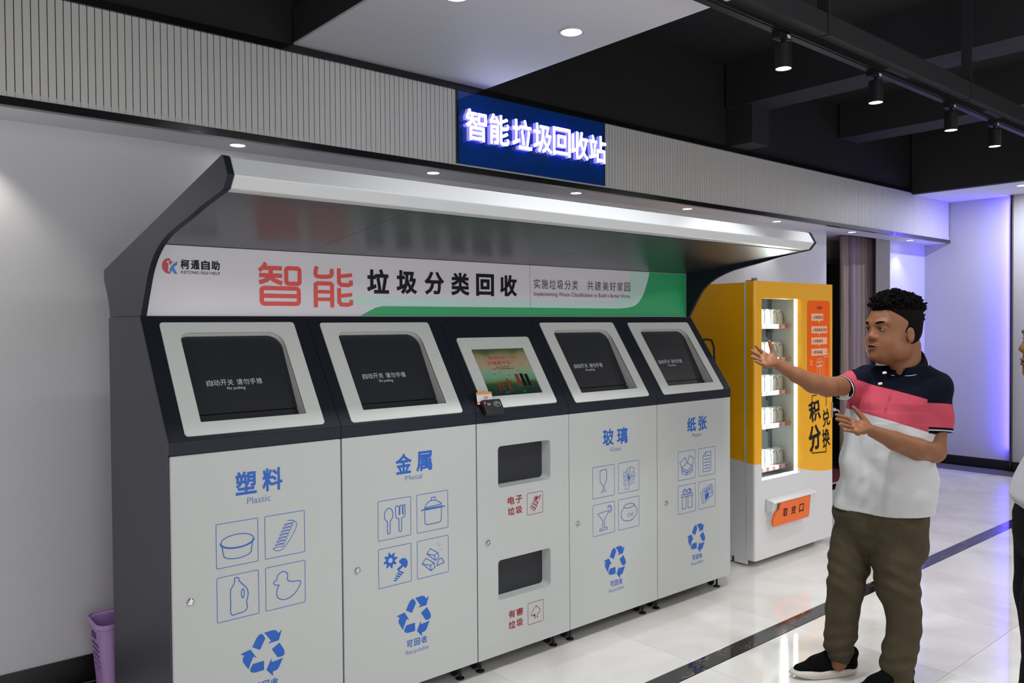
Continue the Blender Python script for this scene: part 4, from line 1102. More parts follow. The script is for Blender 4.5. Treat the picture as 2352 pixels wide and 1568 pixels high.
# handle lock, top hinge, feet
q = MB(); q.box(VW - .018, VW + .003, -.006, .002, .94, 1.055).build('lock_plate', M_CHROME, vm, bevel=.002)
q = MB(); q.lathe((VW - .006, -.006, 1.0), [(.013, 0), (.013, .02), (.009, .026)], 16, ax=(0, -1, 0)); q.tube([(VW - .006, -.022, 1.0), (VW + .03, -.03, .995), (VW + .055, -.028, .975)], .006, 8); q.build('lock_handle', M_CHROME, vm, smooth=True)
q = MB(); q.box(.02, .06, .02, .09, VH, VH + .006).box(.05, .075, .03, .06, VH + .006, VH + .022); q.build('hinge', M_CHROME, vm)
for x, y in ((.05, .13), (.98, .13), (.05, .76), (.98, .76)):
    q = MB(); q.lathe((x, y, 0), [(.022, .0005), (.022, .008), (.009, .012), (.009, .052)], 14); q.build('foot', M_RUB, vm)
q = MB(); q.box(.006, .022, .072, .17, .012, .06).box(.006, .03, .20, .22, .012, .06); q.build('corner_bracket', M_VIN, vm)
q = MB(); q.box(.08, 1.0, .15, .17, .02, .05); q.build('kick_plate', mat('dark plinth', (60, 58, 58), .5), vm)

# ------------------------------------------------------------------ lilac basket and cable at the left
bk = empty('laundry_basket', (.105, .93, 0), 'lilac plastic basket on the floor between the wall and the kiosk side', 'basket')
def bring(s, z, e=0.0): return [(x, y, z) for x, y in rrect(-.150 * s - e, -.115 * s - e, .150 * s + e, .115 * s + e, .05 * s, 6)]
lv = [(.76, 0.004), (.80, .03), (.93, .27), (.97, .345), (1.0, .36)]
q = MB(); L = [bring(s, z) for s, z in lv]; n = len(L[0]); vs = sum(L, []); q.add(vs, [(j * n + i, j * n + (i + 1) % n, (j + 1) * n + (i + 1) % n, (j + 1) * n + i) for j in range(len(L) - 1) for i in range(n)] + [tuple(range(n))])
o = q.build('basket_wall', M_PURP, bk, smooth=True); s = o.modifiers.new('solid', 'SOLIDIFY'); s.thickness = .003
q = MB(); A, B = bring(1.0, .352, .008), bring(1.0, .368, .006); C_, D_ = bring(.985, .368), bring(.985, .352)
vs = A + B + C_ + D_; q.add(vs, [(j * n + i, j * n + (i + 1) % n, ((j + 1) % 4) * n + (i + 1) % n, ((j + 1) % 4) * n + i) for j in range(4) for i in range(n)]); q.build('rim', M_PURP, bk, smooth=False, bevel=.002)
q = MB(); q.box(-.1465, -.143, -.03, .03, .292, .318); q.build('hand_hole', M_PURPD, bk)
q = MB()
for r in range(9):
    z = .26 - .024 * r; xx = -.1505 * (.76 + .235 * z / .345) + .0015
    for k in range(5): q.box(xx - .0022, xx + .001, -.055 + .022 * k, -.045 + .022 * k, z, z + .010)
    yy = -.1155 * (.76 + .235 * z / .345)
for r in range(9):
    z = .26 - .024 * r; yy = -.1155 * (.76 + .235 * z / .345) + .0015
    for k in range(8): q.box(-.085 + .022 * k, -.075 + .022 * k, yy - .0022, yy + .001, z, z + .010)
o = q.build('slot', M_PURPD, bk); o['kind'] = 'stuff'
q = MB(); q.tube(curve_pts([(-1.2, 1.0, .005), (-.6, 1.06, .005), (-.28, 1.13, .005), (-.14, 1.16, .005), (-.02, 1.17, .005), (.25, 1.12, .005)], 6), .004, 8)
tag(q.build('power_cable', mat('grey cable', (70, 74, 72), .5), smooth=True), 'thin grey cable lying on the black border behind the lilac basket', 'cable')
# ------------------------------------------------------------------ people: blended distance fields turned into one smooth mesh
class SDF:
    def __init__(s, lo, hi, h):
        s.h = h; s.lo = np.array(lo, float); s.n = np.ceil((np.array(hi) - s.lo) / h).astype(int) + 1
        s.ax = [s.lo[i] + h * np.arange(s.n[i]) for i in range(3)]
        s.d = np.full(s.n, 1.0, np.float32)
    def _sl(s, lo, hi):
        a = np.clip(np.floor((np.array(lo) - s.lo) / s.h).astype(int), 0, s.n); b = np.clip(np.ceil((np.array(hi) - s.lo) / s.h).astype(int) + 1, 0, s.n)
        return tuple(slice(a[i], b[i]) for i in range(3))
    def put(s, lo, hi, fn, k=.01, sub=False):
        m = max(k, .012) + 2 * s.h; sl = s._sl(np.array(lo) - m, np.array(hi) + m)
        if any(q.stop <= q.start for q in sl): return
        X = s.ax[0][sl[0]][:, None, None]; Y = s.ax[1][sl[1]][None, :, None]; Z = s.ax[2][sl[2]][None, None, :]
        v = fn(X, Y, Z); a = s.d[sl]
        if sub:
            v = -v; h = np.maximum(k - np.abs(a - v), 0) / k; s.d[sl] = np.maximum(a, v) + h * h * k / 4
        else:
            h = np.maximum(k - np.abs(a - v), 0) / k; s.d[sl] = np.minimum(a, v) - h * h * k / 4
    def cap(s, a, b, ra, rb=None, k=.01, sub=False, flat=False):
        rb = ra if rb is None else rb; a = np.array(a, float); b = np.array(b, float); ab = b - a; L = float(ab @ ab) + 1e-12; r = max(ra, rb)
        def fn(X, Y, Z):
            px, py, pz = X - a[0], Y - a[1], Z - a[2]
            tt = (px * ab[0] + py * ab[1] + pz * ab[2]) / L; t = np.clip(tt, 0, 1)
            q = np.sqrt((px - t * ab[0]) ** 2 + (py - t * ab[1]) ** 2 + (pz - t * ab[2]) ** 2) - (ra + t * (rb - ra))
            return np.maximum(q, (tt - 1) * math.sqrt(L)) if flat else q
        s.put(np.minimum(a, b) - r, np.maximum(a, b) + r, fn, k, sub)
    def chain(s, pts, rs, k=.01, flat=False):
        for i in range(len(pts) - 1): s.cap(pts[i], pts[i + 1], rs[i], rs[i + 1], k, flat=flat and i == len(pts) - 2)
    def ell(s, c, ax, Rm, k=.01, sub=False):
        c = np.array(c, float); ax = np.array(ax, float); Rm = np.array(Rm, float); r = ax.max()
        def fn(X, Y, Z):
            p = [X - c[0], Y - c[1], Z - c[2]]; q = [Rm[i][0] * p[0] + Rm[i][1] * p[1] + Rm[i][2] * p[2] for i in range(3)]
            k0 = np.sqrt(sum((q[i] / ax[i]) ** 2 for i in range(3))); k1 = np.sqrt(sum((q[i] / ax[i] ** 2) ** 2 for i in range(3)))
            return k0 * (k0 - 1) / (k1 + 1e-9)
        s.put(c - r, c + r, fn, k, sub)
    def loft(s, rowz, cxy, axs, ang, k=.02, wr=None):
        """vertical loft of turned ellipses: rowz ascending, cxy centres, axs (forward, side) half sizes"""
        rowz = np.array(rowz); cxy = np.array(cxy, float); axs = np.array(axs, float); ca, sa = math.cos(ang), math.sin(ang); r = axs.max() * 1.1
        lo = [cxy[:, 0].min() - r, cxy[:, 1].min() - r, rowz[0]]; hi = [cxy[:, 0].max() + r, cxy[:, 1].max() + r, rowz[-1]]
        def fn(X, Y, Z):
            zz = np.clip(Z, rowz[0], rowz[-1]); cx = np.interp(zz, rowz, cxy[:, 0]); cy = np.interp(zz, rowz, cxy[:, 1]); a = np.interp(zz, rowz, axs[:, 0]); b = np.interp(zz, rowz, axs[:, 1])
            px, py = X - cx, Y - cy; u = ca * px + sa * py; v = -sa * px + ca * py
            q = ((np.abs(u / a)) ** 2.3 + (np.abs(v / b)) ** 2.3) ** (1 / 2.3)
            d = (q - 1) * np.minimum(a, b)
            if wr is not None: d = d + wr(u, v, Z)
            e = np.maximum(rowz[0] - Z, Z - rowz[-1])
            return np.where(e > 0, np.sqrt(np.maximum(d, 0) ** 2 + e ** 2) + np.minimum(d, 0) * 0, np.maximum(d, e))
        s.put(lo, hi, fn, k)
    def ripple(s, fn):
        X = s.ax[0][:, None, None]; Y = s.ax[1][None, :, None]; Z = s.ax[2][None, None, :]
        s.d += fn(X, Y, Z).astype(np.float32)
    def mesh(s):
        d = s.d; S = d < 0
        c = np.zeros(np.array(d.shape) - 1, np.int8)
        for i in (0, 1):
            for j in (0, 1):
                for k in (0, 1): c += S[i:i + c.shape[0], j:j + c.shape[1], k:k + c.shape[2]]
        I_ = np.argwhere((c > 0) & (c < 8)); idx = np.full(c.shape, -1, np.int32); idx[tuple(I_.T)] = np.arange(len(I_))
        acc = np.zeros((len(I_), 3)); cnt = np.zeros(len(I_))
        cor = [(i, j, k) for i in (0, 1) for j in (0, 1) for k in (0, 1)]
        D = {o: d[I_[:, 0] + o[0], I_[:, 1] + o[1], I_[:, 2] + o[2]] for o in cor}
        for o in cor:
            for ax in range(3):
                if o[ax] == 0:
                    p = list(o); p[ax] = 1; p = tuple(p); a, b = D[o], D[p]; m = (a < 0) != (b < 0)
                    t = np.where(m, a / np.where(m, a - b, 1), 0); q = np.tile(np.array(o, float), (len(I_), 1)); q[:, ax] += t
                    acc[m] += q[m]; cnt[m] += 1
        vs = s.lo + s.h * (I_ + acc / cnt[:, None]); F = []
        for ax in range(3):
            u, v = [(1, 2), (2, 0), (0, 1)][ax]
            A = [slice(0, -1)] * 3; B = [slice(0, -1)] * 3; A[ax] = slice(0, -1); B[ax] = slice(1, None)
            a = [slice(None)] * 3; b = [slice(None)] * 3; a[ax] = slice(0, -1); b[ax] = slice(1, None)
            s0, s1 = S[tuple(a)], S[tuple(b)]; E_ = np.argwhere(s0 != s1); ok = (E_[:, u] > 0) & (E_[:, v] > 0) & (E_[:, u] < c.shape[u]) & (E_[:, v] < c.shape[v]); E_ = E_[ok]
            fl_ = s0[tuple(E_.T)]
            q = []
            for du, dv in ((1, 1), (0, 1), (0, 0), (1, 0)):
                t = E_.copy(); t[:, u] -= du; t[:, v] -= dv; q.append(idx[tuple(t.T)])
            Q = np.stack(q, 1); Q[~fl_] = Q[~fl_][:, ::-1]; F.append(Q)
        F = np.concatenate(F); F = F[(F >= 0).all(1)]
        return vs, F
    def build(s, name, ms, par, off, matfn=None, smooth_it=2):
        vs, F = s.mesh()
        me = bpy.data.meshes.new(name)
        me.vertices.add(len(vs)); me.vertices.foreach_set('co', (vs - off).astype(np.float32).ravel())
        me.loops.add(F.size); me.loops.foreach_set('vertex_index', F.astype(np.int32).ravel())
        me.polygons.add(len(F)); me.polygons.foreach_set('loop_start', np.arange(0, F.size, 4, dtype=np.int32)); me.polygons.foreach_set('loop_total', np.full(len(F), 4, np.int32))
        me.update(calc_edges=True); me.validate()
        ms = ms if isinstance(ms, (list, tuple)) else [ms]
        for q in ms: me.materials.append(q)
        if matfn is not None and len(ms) > 1:
            cc = np.empty(len(me.polygons) * 3); me.polygons.foreach_get('center', cc); cc = cc.reshape(-1, 3) + off
            me.polygons.foreach_set('material_index', matfn(cc).astype(np.int32))
        me.polygons.foreach_set('use_smooth', [True] * len(me.polygons))
        o = bpy.data.objects.new(name, me); COL.objects.link(o); o.parent = par
        if smooth_it:
            m = o.modifiers.new('smooth', 'SMOOTH'); m.factor = .5; m.iterations = smooth_it
        return o

def band_mat(name, n, stops):
    """cloth dyed in bands along direction n (object space): stops [(limit, colour)...], ascending, last colour beyond"""
    m = bpy.data.materials.new(name); m.use_nodes = True; nt = m.node_tree; b = nt.nodes['Principled BSDF']; b.inputs['Roughness'].default_value = .9; b.inputs['Specular IOR Level'].default_value = .1
    tc = nt.nodes.new('ShaderNodeTexCoord'); dp = nt.nodes.new('ShaderNodeVectorMath'); dp.operation = 'DOT_PRODUCT'; dp.inputs[1].default_value = tuple(n)
    nt.links.new(tc.outputs['Object'], dp.inputs[0]); prev = None
    for lim, col in stops:
        if prev is None: prev = srgb(*col); continue_ = True; L0 = lim; continue
        mx = nt.nodes.new('ShaderNodeMix'); mx.data_type = 'RGBA'; g = nt.nodes.new('ShaderNodeMath'); g.operation = 'GREATER_THAN'; g.inputs[1].default_value = L0
        nt.links.new(dp.outputs['Value'], g.inputs[0]); nt.links.new(g.outputs[0], mx.inputs[0])
        if isinstance(prev, tuple): mx.inputs[6].default_value = prev
        else: nt.links.new(prev, mx.inputs[6])
        mx.inputs[7].default_value = srgb(*col); prev = mx.outputs[2]; L0 = lim
    nz = nt.nodes.new('ShaderNodeTexNoise'); nz.inputs['Scale'].default_value = 260
    nt.links.new(tc.outputs['Object'], nz.inputs['Vector'])
    mm = nt.nodes.new('ShaderNodeMix'); mm.data_type = 'RGBA'; mm.blend_type = 'MULTIPLY'; mm.inputs[0].default_value = .18
    nt.links.new(prev, mm.inputs[6]); nt.links.new(nz.outputs['Fac'], mm.inputs[7]); nt.links.new(mm.outputs[2], b.inputs['Base Color'])
    n2 = nt.nodes.new('ShaderNodeTexNoise'); n2.inputs['Scale'].default_value = 600; nt.links.new(tc.outputs['Object'], n2.inputs['Vector'])
    bp = nt.nodes.new('ShaderNodeBump'); bp.inputs['Strength'].default_value = .2; bp.inputs['Distance'].default_value = .001
    nt.links.new(n2.outputs['Fac'], bp.inputs['Height']); nt.links.new(bp.outputs['Normal'], b.inputs['Normal'])
    return m

# figures were measured on the photograph: u, v in its pixels, d metres beyond the figure's own distance
def measured(dist):
    def W(u, v, d=0.0):
        D = dist + d
        return CAM_LOC + D * (F3 + R3 * (u - 1176) / CAM_F + U3 * (784 - v) / CAM_F)
    return W
RH = np.array([_R[0], _R[1], 0.0]); FH = np.array([_F[0], _F[1], 0.0])
def frame(yaw):
    """facing turned yaw degrees from 'towards the camera' to the photo's left: forward, left, up"""
    a = math.radians(yaw); f = -math.sin(a) * RH - math.cos(a) * FH; l = math.cos(a) * RH - math.sin(a) * FH
    return f, l, V(0, 0, 1)

def head(S, c, fr, s=1.0, pitch=0.0):
    f, l, u = fr
    if pitch:
        f, u = f * math.cos(pitch) + u * math.sin(pitch), u * math.cos(pitch) - f * math.sin(pitch)
    Rm = [f, l, u]; H = lambda x, y, z: c + s * (x * f + y * l + z * u)
    S.ell(H(-.005, 0, .010), (.108 * s, .088 * s, .100 * s), Rm, .02)
    S.ell(H(.028, 0, -.070), (.080 * s, .076 * s, .090 * s), Rm, .03)
    S.ell(H(.062, 0, -.112), (.044 * s, .048 * s, .038 * s), Rm, .03)          # chin and jaw
    for q in (-1, 1):
        S.ell(H(.052, .040 * q, -.070), (.040 * s, .036 * s, .042 * s), Rm, .02)    # cheeks
        S.ell(H(.020, .062 * q, -.105), (.045 * s, .022 * s, .035 * s), Rm, .03)    # jaw corner
        S.cap(H(.096, .016 * q, .008), H(.082, .052 * q, .012), .012 * s, .011 * s, .016)   # brow
        S.ell(H(.106, .034 * q, -.013), (.014 * s, .020 * s, .009 * s), Rm, .010, sub=True)  # eye socket
        S.ell(H(.086, .034 * q, -.013), (.0135 * s, .018 * s, .013 * s), Rm, .003)
        S.cap(H(.0955, .022 * q, -.0065), H(.0885, .050 * q, -.0085), .0042 * s, .0042 * s, .004)   # upper lid
        S.ell(H(.105, .015 * q, -.049), (.012 * s, .010 * s, .009 * s), Rm, .008)     # nostril wings
        # ear
        S.ell(H(-.004, .088 * q, -.040), (.018 * s, .010 * s, .032 * s), Rm, .006)
        S.ell(H(.002, .099 * q, -.038), (.010 * s, .006 * s, .020 * s), Rm, .004, sub=True)
    S.cap(H(.094, 0, -.004), H(.110, 0, -.040), .009 * s, .012 * s, .014)
    S.ell(H(.112, 0, -.045), (.013 * s, .014 * s, .011 * s), Rm, .008)
    S.ell(H(.098, 0, -.083), (.014 * s, .030 * s, .016 * s), Rm, .012)          # mouth mound
    S.cap(H(.117, -.017, -.0845), H(.117, .017, -.0845), .003 * s, .003 * s, .004, sub=True)
    S.ell(H(.094, 0, -.125), (.018 * s, .020 * s, .014 * s), Rm, .014)
    return H, Rm

def face_parts(par, H, Rm, s, off):
    def blob(nm, m, c, ax, seg=12):
        bm = bmesh.new(); bmesh.ops.create_uvsphere(bm, u_segments=seg, v_segments=8, radius=1)
        R_ = np.array(Rm)
        for v in bm.verts:
            q = np.array(v.co) * np.array(ax); v.co = Vector(R_.T @ q + c - off)
        me = bpy.data.meshes.new(nm); bm.to_mesh(me); bm.free(); me.materials.append(m)
        me.polygons.foreach_set('use_smooth', [True] * len(me.polygons))
        o = bpy.data.objects.new(nm, me); COL.objects.link(o); o.parent = par; return o
    for q in (-1, 1):
        e = blob('eye', M_EYEW, H(.0905, .0345 * q, -.0145), (.0108 * s, .0150 * s, .0048 * s))
        blob('iris', M_EYEB, H(.0962, .0335 * q, -.0142), (.0062 * s, .0066 * s, .0048 * s)).parent = e
        mb = MB(); mb.tube([H(.1035 - .0130 * abs(t - .3) ** 1.5, (.0195 + .031 * t) * q, -.0108 + .0032 * math.sin(math.pi * t) - .0025 * t) - off for t in np.linspace(0, 1, 8)], [.0006, .0012, .0015, .0016, .0016, .0014, .0012, .0006], 5); mb.build('eyelid', M_HAIR, par, smooth=True)
        mb = MB(); pts = [H(.1050 - .004 * t * t - .016 * t ** 3, (.013 + .042 * t) * q, .0075 + .006 * math.sin(2.2 * t)) for t in np.linspace(0, 1, 7)]
        mb.tube([p - off for p in pts], [.0030 * s, .0050 * s, .0054 * s, .0052 * s, .0046 * s, .0036 * s, .0018 * s], 6); mb.build('eyebrow', M_HAIR, par, smooth=True)
    mb = MB(); mb.tube([H(.1080 + .009 * (1 - t * t), .027 * t, -.0790 - .0045 * t * t) - off for t in np.linspace(-1, 1, 9)], [.001, .0028, .0034, .0036, .0034, .0036, .0034, .0028, .001], 6); mb.build('upper_lip', M_LIPS, par, smooth=True)
    mb = MB(); mb.tube([H(.1055 + .010 * (1 - t * t), .024 * t, -.0940 + .0085 * t * t) - off for t in np.linspace(-1, 1, 9)], [.001, .0030, .0042, .0048, .0050, .0048, .0042, .0030, .001], 6); mb.build('lower_lip', M_LIPS, par, smooth=True)
    blob('open_mouth', M_EYEB, H(.1075, 0, -.0862), (.0085 * s, .0215 * s, .0050 * s))

def hand(S, wrist, kn, tips, thumb, r=.0088, bend=.012, bdir=None):
    """wrist point, four knuckles, four (mid, tip) pairs, thumb chain"""
    for k in kn: S.cap(wrist, k, .0150, .0125, .012)
    for i in range(3): S.cap(kn[i], kn[i + 1], .0125, .0125, .008); S.cap(.5 * (wrist + kn[i]), .5 * (wrist + kn[i + 1]), .014, .014, .01)
    for i, (k, (m, t)) in enumerate(zip(kn, tips)):
        q = r * (1.0 if i < 3 else .88); S.cap(k, m, q * 1.06, q, .004); S.cap(m, t, q, q * .82, .003)
    S.cap(thumb[0], thumb[1], .0165, .0125, .012); S.cap(thumb[1], thumb[2], .0110, .0100, .004); S.cap(thumb[2], thumb[3], .0100, .0080, .003)

# ---------------- the standing man
W = measured(3.773)
ORG = V(2.66, -1.10, 0)
man = empty('person', tuple(ORG), 'man in a navy, pink and white polo shirt and olive trousers, gesturing at the kiosk', 'person')
fB = frame(46); fHd = frame(70)
angB = math.atan2(fB[0][1], fB[0][0])
lo, hi = V(1.70, -1.75, -.01), V(3.15, -.45, 1.85)
Zv = lambda v, d=0: W(2030, v, d)[2]
# body
B = SDF(V(1.78, -1.60, .02), V(3.08, -.50, 1.80), .0042)
hc = W(2051, 747, -.01); HS_ = 1.13
H, Rm = head(B, hc, fHd, HS_)
B.cap(W(2084, 795, .0), W(2084, 872, .0), .058, .060, .03)
B.cap(W(2060, 815, -.03), W(2072, 865, -.02), .034, .04, .03)
SR, SL = W(1994, 874, .10), W(2143, 898, -.10)
B.chain([W(2075, 880), SR], [.06, .05], .03); B.chain([W(2075, 880), SL], [.06, .055], .03)
ER, WR = W(1900, 888, -.08), W(1790, 839, -.12)
B.chain([SR, W(1950, 885, .0), ER], [.05, .048, .043], .02)
B.chain([ER, W(1868, 880, -.10), W(1832, 862, -.115), WR], [.045, .043, .034, .0235], .015)
EL, WL_ = W(2145, 1036, -.14), W(2004, 990, -.26)
B.chain([SL, W(2145, 965, -.12), EL], [.057, .056, .050], .02)
B.chain([EL, W(2105, 1030, -.18), W(2055, 1012, -.225), WL_], [.048, .050, .040, .027], .015)
hip = [W(u, v, 0) for u, v in ((2026, 1240), (2031, 1170), (2040, 1090), (2042, 1010), (2048, 940), (2062, 890))]
B.loft([p[2] for p in hip], [p[:2] for p in hip], [(.10, .14), (.12, .15), (.12, .15), (.12, .15), (.10, .15), (.07, .12)], angB, .03)
JR = [W(1965, 1235, .08), W(1942, 1362, .0), W(1932, 1500, .0), W(1925, 1522, .0)]; JL = [W(2066, 1235, -.07), W(2066, 1370, -.125), W(2058, 1550, -.17), W(2052, 1590, -.17)]
B.chain(JR, [.075, .05, .038, .036], .03); B.chain(JL, [.075, .045, .038, .036], .03)
# right hand, fingers spread towards the kiosk
hand(B, W(1783, 834, -.125), [W(1757, 815, -.11), W(1752, 822, -.13), W(1753, 831, -.15), W(1759, 839, -.165)],
     [(W(1745, 803, -.105), W(1736, 794, -.10)), (W(1738, 813, -.13), W(1727, 806, -.125)), (W(1739, 824, -.155), W(1727, 819, -.15)), (W(1748, 835, -.175), W(1736, 829, -.17))],
     [W(1777, 826, -.12), W(1775, 808, -.11), W(1771, 794, -.11), W(1767, 784, -.11)], r=.0092)
# left hand, palm up in front of the belly
hand(B, W(1996, 985, -.27), [W(1962, 969, -.25), W(1960, 977, -.275), W(1964, 985, -.30), W(1970, 993, -.32)],
     [(W(1940, 958, -.25), W(1921, 952, -.245)), (W(1941, 968, -.285), W(1922, 962, -.285)), (W(1946, 979, -.315), W(1930, 974, -.32)), (W(1954, 989, -.335), W(1940, 988, -.34))],
     [W(1990, 972, -.26), W(1978, 954, -.25), W(1968, 944, -.245), W(1960, 935, -.245)], r=.0094)
body = B.build('body', M_SKIN, man, ORG)
face_parts(man, H, Rm, HS_, ORG)
# hair: cropped sides, curly top
G = SDF(hc - .17, hc + .19, .003)
hp = lambda x, y, z: H(x, y, z)
G.ell(hp(-.018, 0, .024), (.112 * HS_, .090 * HS_, .098 * HS_), Rm, .01); G.ell(hp(-.022, 0, -.015), (.098 * HS_, .0905 * HS_, .090 * HS_), Rm, .01)
G.ell(hp(.127, 0, -.060), (.080 * HS_, .14, .094 * HS_), Rm, .006, sub=True)
G.ell(hp(.095, 0, -.132), (.100, .14, .100), Rm, .006, sub=True)
G.ell(hp(-.06, 0, -.172), (.12, .14, .075), Rm, .006, sub=True)
for q_ in (-1, 1): G.ell(hp(-.004, .092 * q_, -.046), (.021, .024, .034), Rm, .004, sub=True)
G.build('cropped_hair', M_FADE, man, ORG, smooth_it=1)
G = SDF(hc - .17, hc + .21, .0022)
rn = random.Random(11)
G.ell(hp(-.022, 0, .070), (.112 * HS_, .078 * HS_, .060 * HS_), Rm, .01)
G.ell(hp(-.082, 0, .035), (.040 * HS_, .068 * HS_, .050 * HS_), Rm, .02)
for k in range(1100):
    a = rn.uniform(0, 2 * math.pi); e = rn.uniform(.0, 1.0) * math.pi / 2
    p = (-.022 + .118 * math.cos(e) * math.cos(a), .084 * math.cos(e) * math.sin(a), .066 + .068 * math.sin(e) + .010 * max(0, math.cos(a)))
    if rn.random() < .25: p = (-.098 + rn.uniform(-.012, .01), rn.uniform(-.06, .06), rn.uniform(.02, .09))
    if p[0] > .080 and p[2] < .055: continue
    d = V(rn.uniform(-1, 1), rn.uniform(-1, 1), rn.uniform(-.2, 1)); d = d / np.linalg.norm(d) * .011
    c1 = np.array(p) + d; c2 = c1 + V(rn.uniform(-1, 1), rn.uniform(-1, 1), rn.uniform(-.6, .4)) * .007
    G.cap(hp(*p), hp(*c1), .0046, .0030, .002); G.cap(hp(*c1), hp(*c2), .0030, .0024, .0015)
G.build('hair', M_HAIR, man, ORG, smooth_it=0)

# polo shirt
def wr(u, v, Z):
    z = Z
    return .0035 * np.sin(30 * z + 8 * v + 5 * u + 2 * np.sin(9 * z)) * (z < 1.25) + .0025 * np.sin(36 * v + 14 * z) * (z < 1.2) + .003 * np.sin(34 * z + 26 * v)
T = SDF(V(2.15, -1.62, .78), V(3.10, -.50, 1.60), .0042)
rows_ = [(1168, 2031, .170, .222), (1150, 2032, .173, .222), (1110, 2038, .182, .210), (1060, 2040, .184, .205), (1010, 2044, .178, .203), (960, 2046, .160, .203), (920, 2050, .145, .203), (890, 2060, .115, .19), (868, 2074, .085, .130), (856, 2080, .07, .085)]
pc = [W(u, v, .0) for v, u, a, b in rows_]
T.loft([p[2] for p in pc], [p[:2] for p in pc], [(a, b) for v, u, a, b in rows_], angB, .02, wr)
T.chain([W(2076, 880), SR], [.075, .066], .03); T.chain([W(2082, 878), SL], [.08, .074], .035)
SRe = W(1934, 892, -.03); SLe = W(2146, 978, -.125)
nR = SRe - SR; nR /= np.linalg.norm(nR); nL = SLe - SL; nL /= np.linalg.norm(nL)
SLe = SLe + nL * .028
T.cap(W(2108, 846, .0), W(2152, 882, -.08), .040, .060, .03)
T.cap(W(2052, 858, .02), W(2000, 872, .09), .040, .055, .03)
T.chain([SR, .5 * (SR + SRe), SRe], [.066, .062, .058], .03, True)
T.chain([SL, .5 * (SL + SLe), SLe], [.075, .074, .073], .03, True)
T.cap(W(2084, 835), W(2080, 866, -.01), .056, .045, .01, sub=True)
T.cap(W(2066, 856, -.06), W(2048, 868, -.13), .014, .008, .01, sub=True)
def creases2(X, Y, Z):
    r = (X - ORG[0]) * RH[0] + (Y - ORG[1]) * RH[1]; f = (X - ORG[0]) * FH[0] + (Y - ORG[1]) * FH[1]
    return (.0040 * np.exp(-((Z - .93) / .10) ** 2) * np.sin(40 * Z + 30 * r + 2.0 * np.sin(12 * r)) + .0030 * np.exp(-((Z - 1.22) / .10) ** 2) * np.sin(46 * r + 34 * Z)
            + .0018 * np.sin(30 * Z - 22 * r + 20 * f))
T.ripple(creases2)
def top_mat(cc):
    k = np.zeros(len(cc))
    tR = (cc - SR) @ nR; dR = np.linalg.norm((cc - SR) - tR[:, None] * nR, axis=1)
    tL = (cc - SL) @ nL; dL = np.linalg.norm((cc - SL) - tL[:, None] * nL, axis=1)
    k[((cc - W(1960, 880)) @ RH < 0) & (cc[:, 2] > Zv(924)) & (dR < .12)] = 1
    k[((cc - W(2107, 940, -.1)) @ RH > 0) & (tL > -.05) & (tL < float((SLe - SL) @ nL) + .012) & (dL < .10)] = 2
    return k
NAV, PNK, WHT = (10, 13, 27), (180, 72, 88), (196, 196, 196)
nb = np.cross(W(2106, 914, 0) - W(1958, 868, 0), FH); nb = nb * np.sign(nb[2]) / np.linalg.norm(nb)
pb1 = W(2040, 890, -.15) - ORG; pb2 = W(2030, 961, -.17) - ORG
m_t = band_mat('polo body knit', nb, [(float(nb @ pb2), WHT), (float(nb @ pb1), PNK), (9, NAV)])
lenR = float((SRe - SR) @ nR)
cR = float(nR @ (SRe - ORG)); m_r = band_mat('polo far sleeve knit', nR, [(cR - .012, PNK), (cR - .0055, NAV), (cR - .0022, (205, 205, 205)), (9, NAV)])
pbl = W(2150, 926, -.18) - ORG; cL = float(nL @ (SLe - ORG))
m_l = band_mat('polo near sleeve knit', nL, [(float(nL @ pbl), NAV), (cL - .017, PNK), (cL - .0065, NAV), (cL - .0022, (205, 205, 205)), (9, NAV)])
shirt = T.build('polo_shirt', [m_t, m_r, m_l], man, ORG, top_mat)
# collar, buttons
C_ = W(2084, 838, -.004)
mb = MB(); vs = []; n = 44
def zt(a): return .5 * (1 - math.cos(a))          # 0 at the front, 1 at the nape
prof_ = [(.060, -.034), (.063, -.002), (.067, .004), (.071, .000), (.086, -.036), (.082, -.040), (.066, -.012)]
for i in range(n + 1):
    a = math.radians(14 + 332 * i / n); q = zt(a)
    for r, z in prof_:
        rr_ = r + .012 * (1 - q) ** 2 * (1 if r > .07 else .4)
        vs.append(C_ + (rr_ * math.cos(a) * 1.05 - .004) * fB[0] + (rr_ * math.sin(a) * 1.0) * fB[1] + V(0, 0, z - .014 + .088 * q ** 1.3) - ORG)
m_ = len(prof_); fs = [(i * m_ + j, i * m_ + (j + 1) % m_, (i + 1) * m_ + (j + 1) % m_, (i + 1) * m_ + j) for i in range(n) for j in range(m_)] + [tuple(range(m_)), tuple(n * m_ + j for j in range(m_))[::-1]]
mb.add(vs, fs); col_ = mb.build('collar', M_NAVYC, man, smooth=True)
mb = MB(); ed = [vs[i * m_ + 4] * .88 + vs[i * m_ + 3] * .12 for i in range(0, n + 1)]; mb.tube(ed, .0013, 6); mb.build('collar_edging', M_BUT, col_, smooth=True)
for (u, v) in ((2030, 856), (2020, 881)):
    p = W(u, v, -.155 if v < 870 else -.172); q = fB[0]
    MB().lathe(tuple(p - ORG), [(.0055, -.02), (.0055, .003), (.003, .004)], 12, ax=tuple(q)).build('button', M_BUT, shirt)
